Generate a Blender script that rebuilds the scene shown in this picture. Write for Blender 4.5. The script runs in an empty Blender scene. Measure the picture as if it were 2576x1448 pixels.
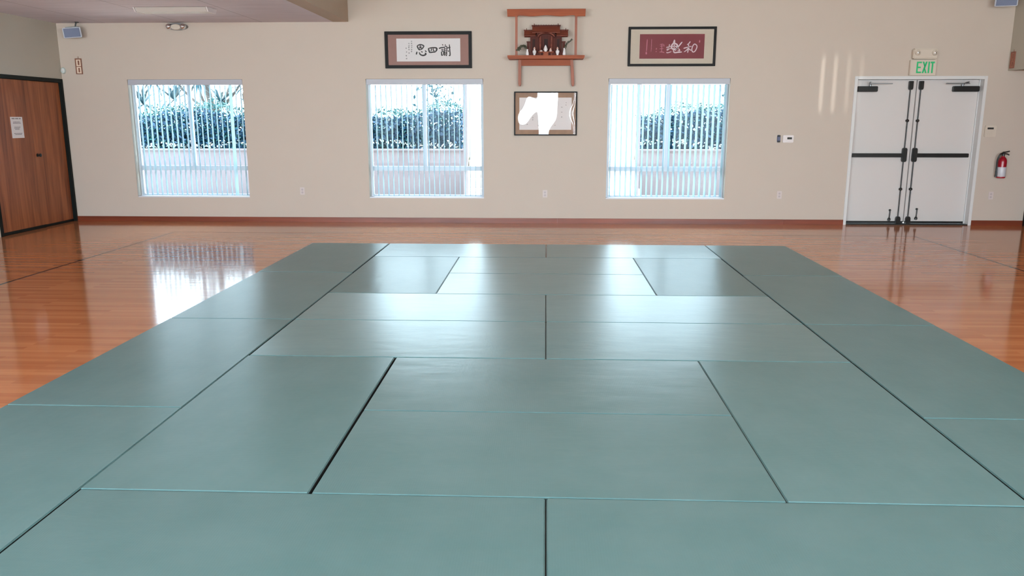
import bpy, bmesh, math, random
from mathutils import Vector, Matrix
random.seed(7)
SC = bpy.context.scene
COL = SC.collection
PI = math.pi

def lin(c):
    return tuple((v/255/12.92) if v/255 <= 0.04045 else ((v/255+0.055)/1.055)**2.4 for v in c)

# ------------------------------------------------------------------ camera
cd = bpy.data.cameras.new('camera'); cam = bpy.data.objects.new('camera', cd); COL.objects.link(cam)
cd.sensor_width = 36.0; cd.sensor_fit = 'HORIZONTAL'
cd.lens = 2016.6129/2576*36.0
cd.clip_start = 0.05; cd.clip_end = 300
cam.location = (-0.013, -10.1164, 1.5915)
_p, _y = 0.2067, 0.0413
_fw = Vector((-math.sin(_y)*math.cos(_p), math.cos(_y)*math.cos(_p), -math.sin(_p)))
cam.rotation_euler = _fw.to_track_quat('-Z', 'Y').to_euler()
SC.camera = cam

# ------------------------------------------------------------------ view, world, sun, lamps
SC.view_settings.view_transform = 'Standard'; SC.view_settings.look = 'None'
SC.view_settings.gamma = 1.0; SC.view_settings.exposure = 0.0
SC.view_settings.use_curve_mapping = False
SC.cycles.use_denoising = True
SC.cycles.max_bounces = 10; SC.cycles.diffuse_bounces = 5; SC.cycles.glossy_bounces = 5
SC.cycles.transmission_bounces = 8; SC.cycles.transparent_max_bounces = 16
SC.cycles.sample_clamp_indirect = 4.0
SC.cycles.caustics_reflective = False; SC.cycles.caustics_refractive = False

wd = bpy.data.worlds.new('world'); SC.world = wd; wd.use_nodes = True
bg = wd.node_tree.nodes['Background']
SKY = (0.68, 0.89, 1.0)
bg.inputs[0].default_value = (*SKY, 1); bg.inputs[1].default_value = 10.5

sd = bpy.data.lights.new('sun', 'SUN'); sun = bpy.data.objects.new('sun', sd); COL.objects.link(sun)
sd.energy = 12.0; sd.angle = 0.01; sd.color = (1.0, 0.95, 0.86)
sun.rotation_euler = Vector((-0.28, -0.30, -0.91)).to_track_quat('-Z', 'Y').to_euler()

FILL_LAMPS = [(-0.6, -4.4), (3.6, -4.4), (-0.6, -8.4), (3.6, -8.4)]  # unseen ceiling lamps, added as weak fill light
FILL_W = 8.0
REAR_L = 11.5          # brightness of the daylight at the rear glazing
def area(name, loc, sx, sy, power, color, rot, spread=PI):
    d = bpy.data.lights.new(name, 'AREA'); o = bpy.data.objects.new(name, d); COL.objects.link(o)
    d.shape = 'RECTANGLE'; d.size = sx; d.size_y = sy; d.energy = power; d.color = color; d.spread = spread
    o.location = loc; o.rotation_euler = rot
    return o
YR = -12.8
REAR = [(-7.1, -5.1), (-4.9, -2.9), (-2.7, -1.35), (-0.95, 0.25), (0.75, 1.75), (2.1, 4.1), (4.3, 6.3)]; RZ0, RZ1 = 0.06, 3.3
for a, b in REAR:     # daylight entering through the glazed wall behind the photographer
    area('rear_daylight', ((a+b)/2, YR-0.14, (RZ0+RZ1)/2), b-a-0.1, RZ1-RZ0-0.1, REAR_L*PI*(b-a-0.1)*(RZ1-RZ0-0.1), (0.88, 0.96, 1.0), (PI/2, 0, 0))
for i, (x, y) in enumerate(FILL_LAMPS):
    area('ceiling_fill_light', (x, y, 4.10), 2.3, 0.5, FILL_W, (1.0, 0.93, 0.85), (0, 0, 0))

# ------------------------------------------------------------------ material helpers
def mat(name):
    m = bpy.data.materials.new(name); m.use_nodes = True
    nt = m.node_tree; b = nt.nodes['Principled BSDF']
    return m, nt, b
def N(nt, t, **kw):
    n = nt.nodes.new(t)
    for k, v in kw.items():
        setattr(n, k, v)
    return n
def simple(name, rgb, rough=0.5, metal=0.0, spec=0.5, noise=0.0, nscale=20.0):
    m, nt, b = mat(name)
    c = lin(rgb)
    b.inputs['Base Color'].default_value = (*c, 1)
    b.inputs['Roughness'].default_value = rough
    b.inputs['Metallic'].default_value = metal
    b.inputs['Specular IOR Level'].default_value = spec
    if noise > 0:
        tc = N(nt, 'ShaderNodeTexCoord'); n = N(nt, 'ShaderNodeTexNoise'); n.inputs['Scale'].default_value = nscale
        n.inputs['Detail'].default_value = 4
        mx = N(nt, 'ShaderNodeMix', data_type='RGBA')
        mx.inputs[6].default_value = (*[v*(1-noise) for v in c], 1); mx.inputs[7].default_value = (*[min(1, v*(1+noise)) for v in c], 1)
        nt.links.new(tc.outputs['Object'], n.inputs['Vector']); nt.links.new(n.outputs['Fac'], mx.inputs[0])
        nt.links.new(mx.outputs[2], b.inputs['Base Color'])
    return m
def woodmat(name, dark, light, axis='Z', rough=0.4, scale=1.0, spec=0.5):
    """wood with grain stretched along AXIS (object space)"""
    m, nt, b = mat(name)
    tc = N(nt, 'ShaderNodeTexCoord'); mp = N(nt, 'ShaderNodeMapping')
    s = [14*scale, 14*scale, 14*scale]; s['XYZ'.index(axis)] = 0.9*scale
    mp.inputs['Scale'].default_value = s
    n = N(nt, 'ShaderNodeTexNoise'); n.inputs['Scale'].default_value = 1.0; n.inputs['Detail'].default_value = 6; n.inputs['Roughness'].default_value = 0.6
    n.inputs['Distortion'].default_value = 0.6
    r = N(nt, 'ShaderNodeValToRGB'); e = r.color_ramp.elements
    e[0].position = 0.32; e[0].color = (*lin(dark), 1); e[1].position = 0.68; e[1].color = (*lin(light), 1)
    nt.links.new(tc.outputs['Object'], mp.inputs[0]); nt.links.new(mp.outputs[0], n.inputs['Vector'])
    nt.links.new(n.outputs['Fac'], r.inputs[0]); nt.links.new(r.outputs[0], b.inputs['Base Color'])
    b.inputs['Roughness'].default_value = rough; b.inputs['Specular IOR Level'].default_value = spec
    return m

M = {}
M['wall'] = simple('wall_paint', (196, 183, 171), 0.7, noise=0.02, nscale=2.5)
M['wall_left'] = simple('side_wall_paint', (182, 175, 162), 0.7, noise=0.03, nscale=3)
M['ceil'] = simple('ceiling_paint', (222, 216, 210), 0.8)
M['beam'] = simple('beam_paint', (176, 158, 140), 0.75, noise=0.03, nscale=5)
M['white'] = simple('white_paint', (214, 214, 214), 0.45)
M['doorwhite'] = simple('door_paint', (208, 203, 201), 0.4)
M['alu'] = simple('white_aluminium', (214, 216, 224), 0.4)
M['black'] = simple('black_metal', (14, 15, 16), 0.35)
M['blackframe'] = simple('black_lacquer', (10, 6, 6), 0.5, spec=0.2)
M['darkframe'] = simple('dark_painted_steel', (10, 18, 16), 0.5, spec=0.2)
M['plastic'] = simple('cream_plastic', (206, 194, 180), 0.4)
M['whiteplastic'] = simple('white_plastic', (222, 214, 214), 0.35)
M['greyplastic'] = simple('grey_plastic', (176, 178, 188), 0.45)
M['grille'] = simple('speaker_grille_cloth', (112, 122, 148), 0.7, noise=0.15, nscale=160)
M['chrome'] = simple('chrome', (230, 230, 232), 0.08, metal=1.0)
M['steel'] = simple('brushed_steel', (140, 142, 146), 0.35, metal=1.0)
M['red'] = simple('extinguisher_red', (150, 12, 34), 0.25)
M['silverlabel'] = simple('silver_label', (196, 196, 204), 0.35)
M['paper'] = simple('white_paper', (226, 220, 220), 0.6)
M['ink'] = simple('black_ink', (32, 30, 32), 0.6)
M['greyink'] = simple('grey_ink', (112, 106, 110), 0.7)
M['brocade'] = simple('rose_brown_silk', (150, 108, 98), 0.6, noise=0.10, nscale=40)
M['goldsilk'] = simple('pale_gold_silk', (196, 180, 162), 0.6, noise=0.05, nscale=40)
M['redsilk'] = simple('crimson_silk', (116, 10, 30), 0.55, noise=0.06, nscale=20)
M['silverink'] = simple('silver_ink', (216, 190, 196), 0.5)
M['pinkink'] = simple('faded_pink_ink', (186, 104, 120), 0.6)
M['certmat'] = simple('brown_marbled_mount', (150, 116, 92), 0.6, noise=0.35, nscale=9)
M['shelfwood'] = woodmat('reddish_shelf_wood', (132, 56, 20), (162, 78, 34), 'X', 0.5, spec=.3)
M['shelfwood_v'] = woodmat('reddish_shelf_wood_upright', (128, 56, 24), (160, 80, 38), 'Z', 0.45)
M['shrine'] = woodmat('shrine_cypress_wood', (98, 46, 34), (130, 66, 48), 'X', 0.6, 2.0, 0.25)
M['shrine_dark'] = woodmat('shrine_dark_wood', (70, 26, 18), (100, 42, 28), 'Z', 0.6, 2.0, 0.25)
M['lattice'] = simple('shrine_dark_lattice', (44, 38, 38), 0.7, spec=.2)
M['porcelain'] = simple('white_porcelain', (232, 228, 230), 0.15)
M['salt'] = simple('pinkish_offering', (214, 176, 164), 0.6)
M['leafdark'] = simple('sakaki_leaf', (74, 74, 58), 0.5)
M['doorwood'] = woodmat('oak_door_veneer', (108, 54, 28), (170, 98, 56), 'Z', 0.5, 0.7)
M['basewood'] = woodmat('baseboard_oak', (96, 38, 18), (138, 62, 32), 'X', 0.4, 0.5)
M['exitgreen'] = simple('exit_green', (36, 186, 116), 0.4)
M['outlet_slot'] = simple('outlet_socket_face', (184, 172, 174), 0.4)
M['outlet_plate'] = simple('outlet_cover', (206, 194, 192), 0.4)
M['lcd'] = simple('dark_display', (30, 34, 34), 0.2)
M['lens'] = simple('prismatic_lens', (196, 190, 184), 0.4)
M['concrete'] = simple('pinkish_concrete', (100, 94, 101), 0.85, noise=0.12, nscale=2.2)
M['pale_concrete'] = simple('pale_concrete', (236, 232, 224), 0.85)
M['ground'] = simple('pale_paving', (214, 206, 196), 0.9, noise=0.05, nscale=1.0)
M['leaf'] = simple('hedge_leaf', (8, 74, 76), 0.5)
M['leaf2'] = simple('hedge_leaf_blue', (6, 56, 84), 0.5)
M['leaf3'] = simple('tree_leaf', (12, 60, 72), 0.5)
M['flower'] = simple('white_blossom', (236, 238, 232), 0.6)
M['bark'] = simple('grey_bark', (92, 84, 80), 0.8)
M['seam_shade'] = simple('black_seam_shade', (18, 24, 24), 0.8)  # black that stands in for the shadow in the mat seams
M['line'] = simple('court_line_paint', (34, 30, 40), 0.15)
M['threshold'] = simple('dark_threshold', (24, 28, 28), 0.4)

# acoustic ceiling with seams
def ceiling_panel_mat():
    m, nt, b = mat('acoustic_ceiling_panel')
    tc = N(nt, 'ShaderNodeTexCoord'); mp = N(nt, 'ShaderNodeMapping'); mp.inputs['Scale'].default_value = (1.2, 26, 1)
    n = N(nt, 'ShaderNodeTexNoise'); n.inputs['Scale'].default_value = 1.0; n.inputs['Detail'].default_value = 3
    r = N(nt, 'ShaderNodeValToRGB'); e = r.color_ramp.elements
    e[0].position = .35; e[0].color = (*lin((204, 198, 206)), 1); e[1].position = .65; e[1].color = (*lin((220, 214, 222)), 1)
    br = N(nt, 'ShaderNodeTexBrick'); br.offset = 0.0
    br.inputs['Color1'].default_value = (1, 1, 1, 1); br.inputs['Color2'].default_value = (1, 1, 1, 1); br.inputs['Mortar'].default_value = (.55, .55, .55, 1)
    br.inputs['Scale'].default_value = 1.0; br.inputs['Mortar Size'].default_value = 0.006
    br.inputs['Brick Width'].default_value = 1.22; br.inputs['Row Height'].default_value = 2.44
    mp2 = N(nt, 'ShaderNodeMapping'); mp2.inputs['Location'].default_value = (-0.55, 0.7, 0)
    mx = N(nt, 'ShaderNodeMix', data_type='RGBA', blend_type='MULTIPLY'); mx.inputs[0].default_value = 1
    L = nt.links.new
    L(tc.outputs['Object'], mp.inputs[0]); L(mp.outputs[0], n.inputs['Vector']); L(n.outputs['Fac'], r.inputs[0])
    L(tc.outputs['Object'], mp2.inputs[0]); L(mp2.outputs[0], br.inputs['Vector'])
    L(r.outputs[0], mx.inputs[6]); L(br.outputs['Color'], mx.inputs[7]); L(mx.outputs[2], b.inputs['Base Color'])
    b.inputs['Roughness'].default_value = 0.85
    return m
M['acoustic'] = ceiling_panel_mat()

def floor_mat():
    m, nt, b = mat('varnished_strip_floor')
    L = nt.links.new
    tc = N(nt, 'ShaderNodeTexCoord')
    br = N(nt, 'ShaderNodeTexBrick'); br.offset = 0.37; br.offset_frequency = 2
    br.inputs['Color1'].default_value = (0, 0, 0, 1); br.inputs['Color2'].default_value = (1, 1, 1, 1); br.inputs['Mortar'].default_value = (.2, .2, .2, 1)
    br.inputs['Scale'].default_value = 1.0; br.inputs['Mortar Size'].default_value = 0.0008
    br.inputs['Brick Width'].default_value = 1.1; br.inputs['Row Height'].default_value = 0.057; br.inputs['Bias'].default_value = 0.0
    L(tc.outputs['Object'], br.inputs['Vector'])
    mp = N(nt, 'ShaderNodeMapping'); mp.inputs['Scale'].default_value = (1.5, 40, 1)
    n = N(nt, 'ShaderNodeTexNoise'); n.inputs['Scale'].default_value = 1.0; n.inputs['Detail'].default_value = 5
    L(tc.outputs['Object'], mp.inputs[0]); L(mp.outputs[0], n.inputs['Vector'])
    ad = N(nt, 'ShaderNodeMath', operation='MULTIPLY_ADD'); ad.inputs[1].default_value = 0.55; L(n.outputs['Fac'], ad.inputs[0])
    sc = N(nt, 'ShaderNodeMath', operation='MULTIPLY'); sc.inputs[1].default_value = 0.45; L(br.outputs['Color'], sc.inputs[0]); L(sc.outputs[0], ad.inputs[2])
    r = N(nt, 'ShaderNodeValToRGB'); e = r.color_ramp.elements
    e[0].position = .2; e[0].color = (*lin((176, 106, 68)), 1); e[1].position = .8; e[1].color = (*lin((204, 134, 90)), 1)
    L(ad.outputs[0], r.inputs[0]); L(r.outputs[0], b.inputs['Base Color'])
    # each strip lies a little off level: soft waviness across the strips breaks up the reflections
    mpb = N(nt, 'ShaderNodeMapping'); mpb.inputs['Scale'].default_value = (0.9, 17.5, 1)
    nb = N(nt, 'ShaderNodeTexNoise'); nb.inputs['Scale'].default_value = 1.0; nb.inputs['Detail'].default_value = 2
    L(tc.outputs['Object'], mpb.inputs[0]); L(mpb.outputs[0], nb.inputs['Vector'])
    bu = N(nt, 'ShaderNodeBump'); bu.inputs['Strength'].default_value = 1.0; bu.inputs['Distance'].default_value = 0.0007
    L(nb.outputs['Fac'], bu.inputs['Height']); L(bu.outputs[0], b.inputs['Normal'])
    b.inputs['Roughness'].default_value = 0.10; b.inputs['IOR'].default_value = 1.5
    return m
M['floor'] = floor_mat()

def tatami_mat(name, base=(94, 126, 128)):
    m, nt, b = mat(name)
    L = nt.links.new
    tc = N(nt, 'ShaderNodeTexCoord')
    n = N(nt, 'ShaderNodeTexNoise'); n.inputs['Scale'].default_value = 2.2; n.inputs['Detail'].default_value = 6; n.inputs['Roughness'].default_value = 0.65
    oi = N(nt, 'ShaderNodeObjectInfo')
    mp = N(nt, 'ShaderNodeVectorMath', operation='MULTIPLY_ADD'); mp.inputs[1].default_value = (1, 1, 1)
    cmb = N(nt, 'ShaderNodeCombineXYZ'); mul = N(nt, 'ShaderNodeMath', operation='MULTIPLY'); mul.inputs[1].default_value = 40
    L(oi.outputs['Random'], mul.inputs[0]); L(mul.outputs[0], cmb.inputs[0])
    L(tc.outputs['Object'], mp.inputs[0]); L(cmb.outputs[0], mp.inputs[2]); L(mp.outputs[0], n.inputs['Vector'])
    r = N(nt, 'ShaderNodeValToRGB'); e = r.color_ramp.elements
    c = lin(base)
    e[0].position = .3; e[0].color = (c[0]*.88, c[1]*.93, c[2]*.93, 1); e[1].position = .7; e[1].color = (c[0]*1.12, c[1]*1.06, c[2]*1.06, 1)
    L(n.outputs['Fac'], r.inputs[0])
    # a little difference between mats
    hs = N(nt, 'ShaderNodeHueSaturation'); mr = N(nt, 'ShaderNodeMapRange'); mr.inputs[3].default_value = 0.94; mr.inputs[4].default_value = 1.06
    L(oi.outputs['Random'], mr.inputs[0]); L(mr.outputs[0], hs.inputs['Value']); L(r.outputs[0], hs.inputs['Color']); L(hs.outputs[0], b.inputs['Base Color'])
    b.inputs['Roughness'].default_value = 0.30
    b.inputs['IOR'].default_value = 1.43
    # straw-weave embossing: fine ribs across the mat, so the gloss spreads along its length
    w = N(nt, 'ShaderNodeTexWave', wave_type='BANDS', bands_direction='X'); w.inputs['Scale'].default_value = 30; w.inputs['Distortion'].default_value = 0.0
    L(tc.outputs['Object'], w.inputs['Vector'])
    bu = N(nt, 'ShaderNodeBump'); bu.inputs['Strength'].default_value = 0.06; bu.inputs['Distance'].default_value = 0.0015
    L(w.outputs['Fac'], bu.inputs['Height'])
    # soft unevenness of the padding makes the gloss cloudy
    n2 = N(nt, 'ShaderNodeTexNoise'); n2.inputs['Scale'].default_value = 5.0; n2.inputs['Detail'].default_value = 5
    mps = N(nt, 'ShaderNodeMapping'); mps.inputs['Scale'].default_value = (0.6, 1.6, 1)
    L(mp.outputs[0], mps.inputs[0]); L(mps.outputs[0], n2.inputs['Vector'])
    bu2 = N(nt, 'ShaderNodeBump'); bu2.inputs['Strength'].default_value = 0.5; bu2.inputs['Distance'].default_value = 0.004
    L(n2.outputs['Fac'], bu2.inputs['Height']); L(bu.outputs[0], bu2.inputs['Normal'])
    L(bu2.outputs[0], b.inputs['Normal'])
    vt = N(nt, 'ShaderNodeVectorTransform', vector_type='VECTOR', convert_from='OBJECT', convert_to='WORLD'); vt.inputs[0].default_value = (1, 0, 0)
    L(vt.outputs[0], b.inputs['Tangent']); b.inputs['Anisotropic'].default_value = 0.55
    return m
M['tatami'] = tatami_mat('green_vinyl_tatami')

def glass_mat(name, ior=1.45, tint=(1, 1, 1), rough=0.0):
    m, nt, b = mat(name); nt.nodes.remove(b)
    out = nt.nodes['Material Output']
    t = N(nt, 'ShaderNodeBsdfTransparent'); t.inputs[0].default_value = (*tint, 1)
    g = N(nt, 'ShaderNodeBsdfGlossy'); g.inputs['Roughness'].default_value = rough
    fr = N(nt, 'ShaderNodeFresnel'); fr.inputs[0].default_value = ior
    mx = N(nt, 'ShaderNodeMixShader')
    L = nt.links.new
    L(fr.outputs[0], mx.inputs[0]); L(t.outputs[0], mx.inputs[1]); L(g.outputs[0], mx.inputs[2]); L(mx.outputs[0], out.inputs[0])
    return m
M['glass'] = glass_mat('coated_window_glass', 1.14)
M['post_paint'] = simple('grey_post_paint', (128, 128, 138), 0.5)
M['picture_glass'] = glass_mat('anti_glare_glass', 1.22)
M['acrylic'] = glass_mat('acrylic_glazing', 1.7)

def vane_mat():
    m, nt, b = mat('translucent_vane'); nt.nodes.remove(b); out = nt.nodes['Material Output']
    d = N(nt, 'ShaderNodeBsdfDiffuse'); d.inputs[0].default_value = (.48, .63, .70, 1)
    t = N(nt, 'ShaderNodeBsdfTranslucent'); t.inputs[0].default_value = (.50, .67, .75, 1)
    mx = N(nt, 'ShaderNodeMixShader'); mx.inputs[0].default_value = 0.5
    nt.links.new(d.outputs[0], mx.inputs[1]); nt.links.new(t.outputs[0], mx.inputs[2]); nt.links.new(mx.outputs[0], out.inputs[0])
    return m
M['vane'] = vane_mat()

# ------------------------------------------------------------------ mesh helpers (world coordinates unless said)
def bm_box(bm, x0, x1, y0, y1, z0, z1):
    vs = [bm.verts.new(p) for p in [(x0, y0, z0), (x1, y0, z0), (x1, y1, z0), (x0, y1, z0), (x0, y0, z1), (x1, y0, z1), (x1, y1, z1), (x0, y1, z1)]]
    for f in [(0, 3, 2, 1), (4, 5, 6, 7), (0, 1, 5, 4), (1, 2, 6, 5), (2, 3, 7, 6), (3, 0, 4, 7)]:
        bm.faces.new([vs[i] for i in f])
    return vs
def bm_prism(bm, pts, axis, a0, a1):
    """polygon PTS (2D) pushed along AXIS from a0 to a1. axis x: pts=(y,z); y: (x,z); z: (x,y)"""
    def p3(p, a):
        return {'x': (a, p[0], p[1]), 'y': (p[0], a, p[1]), 'z': (p[0], p[1], a)}[axis]
    A = [bm.verts.new(p3(p, a0)) for p in pts]; B = [bm.verts.new(p3(p, a1)) for p in pts]
    n = len(pts)
    bm.faces.new(A[::-1]); bm.faces.new(B)
    for i in range(n):
        bm.faces.new([A[i], A[(i+1) % n], B[(i+1) % n], B[i]])
def bm_cyl(bm, p0, p1, r0, r1=None, n=16):
    if r1 is None: r1 = r0
    p0, p1 = Vector(p0), Vector(p1); d = (p1-p0).normalized()
    u = d.orthogonal().normalized(); v = d.cross(u)
    A = [bm.verts.new(p0 + r0*(math.cos(2*PI*i/n)*u + math.sin(2*PI*i/n)*v)) for i in range(n)]
    B = [bm.verts.new(p1 + r1*(math.cos(2*PI*i/n)*u + math.sin(2*PI*i/n)*v)) for i in range(n)]
    bm.faces.new(A[::-1]); bm.faces.new(B)
    for i in range(n):
        bm.faces.new([A[i], A[(i+1) % n], B[(i+1) % n], B[i]])
def bm_lathe(bm, c, prof, n=24, axis='z'):
    """prof: list of (r, h) along axis from c"""
    rings = []
    for r, h in prof:
        ring = []
        for i in range(n):
            a = 2*PI*i/n; x, y = r*math.cos(a), r*math.sin(a)
            q = {'z': (x, y, h), 'y': (x, h, y), 'x': (h, x, y)}[axis]
            ring.append(bm.verts.new((c[0]+q[0], c[1]+q[1], c[2]+q[2])))
        rings.append(ring)
    for a, b in zip(rings, rings[1:]):
        for i in range(n):
            bm.faces.new([a[i], a[(i+1) % n], b[(i+1) % n], b[i]])
    bm.faces.new(rings[0][::-1]); bm.faces.new(rings[-1])
def smooth_path(pts, k=6):
    pts = [Vector(p) for p in pts]
    if len(pts) < 3: return pts
    P = [pts[0]*2-pts[1]] + pts + [pts[-1]*2-pts[-2]]
    out = []
    for i in range(1, len(P)-2):
        for j in range(k):
            t = j/k
            out.append(0.5*((2*P[i]) + (P[i+1]-P[i-1])*t + (2*P[i-1]-5*P[i]+4*P[i+1]-P[i+2])*t*t + (3*P[i]-P[i-1]-3*P[i+1]+P[i+2])*t**3))
    out.append(pts[-1])
    return out
def bm_tube(bm, pts, r, n=10, k=6, r_end=None):
    pts = smooth_path(pts, k); m = len(pts)
    rings = []; u = None
    for i, p in enumerate(pts):
        d = (pts[min(i+1, m-1)]-pts[max(i-1, 0)]).normalized()
        u = d.orthogonal().normalized() if u is None else (u - d*u.dot(d)).normalized()
        v = d.cross(u)
        rr = r if r_end is None else r + (r_end-r)*i/(m-1)
        rings.append([bm.verts.new(p + rr*(math.cos(2*PI*j/n)*u + math.sin(2*PI*j/n)*v)) for j in range(n)])
    for a, b in zip(rings, rings[1:]):
        for j in range(n):
            bm.faces.new([a[j], a[(j+1) % n], b[(j+1) % n], b[j]])
    bm.faces.new(rings[0][::-1]); bm.faces.new(rings[-1])
def bm_ring(bm, x0, x1, z0, z1, w, y0, y1):
    """a mitred rectangular frame in the XZ plane; W its width (or (l,r,b,t)), from y0 to y1"""
    l, r, b, t = w if isinstance(w, tuple) else (w, w, w, w)
    o = [(x0, z0), (x1, z0), (x1, z1), (x0, z1)]; i = [(x0+l, z0+b), (x1-r, z0+b), (x1-r, z1-t), (x0+l, z1-t)]
    V = [[bm.verts.new((p[0], y, p[1])) for p in q] for y in (y0, y1) for q in (o, i)]
    of, inf, ob, ib = V
    for k in range(4):
        j = (k+1) % 4
        bm.faces.new([of[k], of[j], inf[j], inf[k]]); bm.faces.new([ob[j], ob[k], ib[k], ib[j]])
        bm.faces.new([of[j], of[k], ob[k], ob[j]]); bm.faces.new([inf[k], inf[j], ib[j], ib[k]])
def fin(bm, smooth=False, bevel=0.0, seg=2):
    bmesh.ops.recalc_face_normals(bm, faces=bm.faces)
    if bevel > 0:
        es = [e for e in bm.edges if len(e.link_faces) == 2 and e.calc_face_angle(0) > 0.5]
        bmesh.ops.bevel(bm, geom=es, offset=bevel, segments=seg, affect='EDGES', clamp_overlap=True)
    if smooth:
        for f in bm.faces: f.smooth = True
        for e in bm.edges:
            if len(e.link_faces) == 2 and e.calc_face_angle(0) > 0.7: e.smooth = False
def root_of(o):
    while o.parent: o = o.parent
    return o
def obj(name, bm, m, parent=None, smooth=False, bevel=0.0, origin=None, seg=2):
    fin(bm, smooth, bevel, seg)
    off = None
    if parent is not None:
        off = Vector(root_of(parent).location)
    elif origin is not None:
        off = Vector(origin)
    if off is not None:
        bmesh.ops.translate(bm, verts=bm.verts, vec=-off)
    me = bpy.data.meshes.new(name); bm.to_mesh(me); bm.free()
    me.materials.append(m if not isinstance(m, str) else M[m])
    o = bpy.data.objects.new(name, me); COL.objects.link(o)
    if parent is not None: o.parent = parent
    elif origin is not None: o.location = origin
    return o
def tag(o, label=None, cat=None, group=None, kind=None):
    for k, v in (('label', label), ('category', cat), ('group', group), ('kind', kind)):
        if v: o[k] = v
    return o
def thing(name, label, cat, loc, group=None, kind=None):
    o = bpy.data.objects.new(name, None); COL.objects.link(o); o.location = loc; o.empty_display_size = 0.05
    return tag(o, label, cat, group, kind)
B = bmesh.new
def box(name, m, parent, x0, x1, y0, y1, z0, z1, bevel=0.0, **kw):
    bm = B(); bm_box(bm, x0, x1, y0, y1, z0, z1)
    return obj(name, bm, m, parent, bevel=bevel, **kw)
def struct(name, bm, m, label=None):
    return tag(obj(name, bm, m), label, None, None, 'structure')

# ------------------------------------------------------------------ room shell
YW = 2.46; WT = 0.19; XL = -7.54; XR = 7.32; XH = 6.82; HC = 4.3; HD = 3.04
WIN = [(-6.51, -4.70), (-2.78, -0.973), (0.931, 2.76)]; WZ0, WZ1 = 0.383, 2.203
DX0, DX1, DZ1 = 4.60, 6.54, 2.228

def wall_with_holes(bm, xa, xb, za, zb, y0, y1, holes):
    xs = sorted({xa, xb, *[h[0] for h in holes], *[h[1] for h in holes]}); zs = sorted({za, zb, *[h[2] for h in holes], *[h[3] for h in holes]})
    inside = lambda x, z: any(h[0] < x < h[1] and h[2] < z < h[3] for h in holes)
    grid = [[not inside((xs[i]+xs[i+1])/2, (zs[j]+zs[j+1])/2) for j in range(len(zs)-1)] for i in range(len(xs)-1)]
    vd = {}
    def v(x, y, z):
        k = (round(x, 5), round(y, 5), round(z, 5))
        if k not in vd: vd[k] = bm.verts.new(k)
        return vd[k]
    def g(i, j): return 0 <= i < len(grid) and 0 <= j < len(grid[0]) and grid[i][j]
    for i in range(len(grid)):
        for j in range(len(grid[0])):
            if not grid[i][j]: continue
            a, b, c, d = xs[i], xs[i+1], zs[j], zs[j+1]
            bm.faces.new([v(a, y0, c), v(b, y0, c), v(b, y0, d), v(a, y0, d)]); bm.faces.new([v(a, y1, c), v(a, y1, d), v(b, y1, d), v(b, y1, c)])
            if not g(i-1, j): bm.faces.new([v(a, y0, c), v(a, y0, d), v(a, y1, d), v(a, y1, c)])
            if not g(i+1, j): bm.faces.new([v(b, y0, c), v(b, y1, c), v(b, y1, d), v(b, y0, d)])
            if not g(i, j-1): bm.faces.new([v(a, y0, c), v(a, y1, c), v(b, y1, c), v(b, y0, c)])
            if not g(i, j+1): bm.faces.new([v(a, y0, d), v(b, y0, d), v(b, y1, d), v(a, y1, d)])

bm = B(); bm_box(bm, XL-0.2, XR+0.2, YR-0.2, YW+WT, -0.12, 0.0)
floor = struct('floor', bm, 'floor', 'glossy orange-brown strip wood floor around the green mats')
bm = B()
wall_with_holes(bm, XL-0.2, XR+0.2, 0.0, HC, YW, YW+WT, [(a, b, WZ0, WZ1) for a, b in WIN] + [(DX0+0.02, DX1-0.02, 0.0, DZ1-0.02)])
struct('wall_back', bm, 'wall', 'cream back wall with three windows and white double doors')
bm = B(); wd0, wd1 = 0.60, 2.45
for y0, y1, z0, z1 in [(YR, wd0, 0, HC), (wd1, YW, 0, HC), (wd0, wd1, 2.21, HC)]:
    bm_box(bm, XL-0.2, XL, y0, y1, z0, z1)
struct('wall_left', bm, 'wall_left', 'grey-beige side wall above the wooden doors')
bm = B(); bm_box(bm, XR, XR+0.2, YR, YW, 0, HC)
bm_box(bm, XH, XR, YR, YW, 2.302, HC)
struct('wall_right', bm, 'wall_left', 'right side wall with an overhanging header')
bm = B(); wall_with_holes(bm, XL-0.2, XR+0.2, 0, HC, YR-0.2, YR, [(a, b, RZ0, RZ1) for a, b in REAR])
struct('wall_rear', bm, 'wall')
bm = B(); bm_box(bm, XL-0.2, XR+0.2, YR-0.2, YW+WT, HC, HC+0.15)
ceiling = struct('ceiling', bm, 'ceil')
for x, y in FILL_LAMPS:
    box('fill_lamp_housing', 'white', ceiling, x-1.2, x+1.2, y-0.3, y+0.3, 4.12, 4.298)  # housing added around each fill lamp, out of view
bm = B(); bm_box(bm, XL, -3.24, YR, YW, HD, HD+0.1)
struct('ceiling_left', bm, 'acoustic', 'lower pinkish panelled ceiling at the left of the hall')
bm = B(); bm_box(bm, -3.24, -3.01, YR, YW, HD, HC)
struct('trim_1', bm, 'beam', 'beige beam along the edge of the lower ceiling')
# baseboards
bm = B()
for a, b in ((XL, -4.06), (-4.06, 0.18), (0.18, 3.68), (3.68, DX0)):
    bm_box(bm, a+0.0006, b-0.0006, YW-0.016, YW, 0.0, 0.077)
struct('baseboard_back', bm, 'basewood', 'reddish-brown wooden baseboard below the windows')
bm = B(); bm_box(bm, DX1, XR, YW-0.016, YW, 0.0, 0.077)
struct('baseboard_right', bm, 'basewood', 'short wooden baseboard right of the white doors')
# court lines painted on the floor
bm = B()
bm_box(bm, -5.40, 5.16, 1.20, 1.225, 0.0, 0.0006)
bm_box(bm, -5.40, -5.365, -9.0, 1.20, 0.0, 0.0006); bm_box(bm, 5.12, 5.155, -9.0, 1.20, 0.0, 0.0006)
obj('painted_court_line', bm, 'line', floor)

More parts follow.
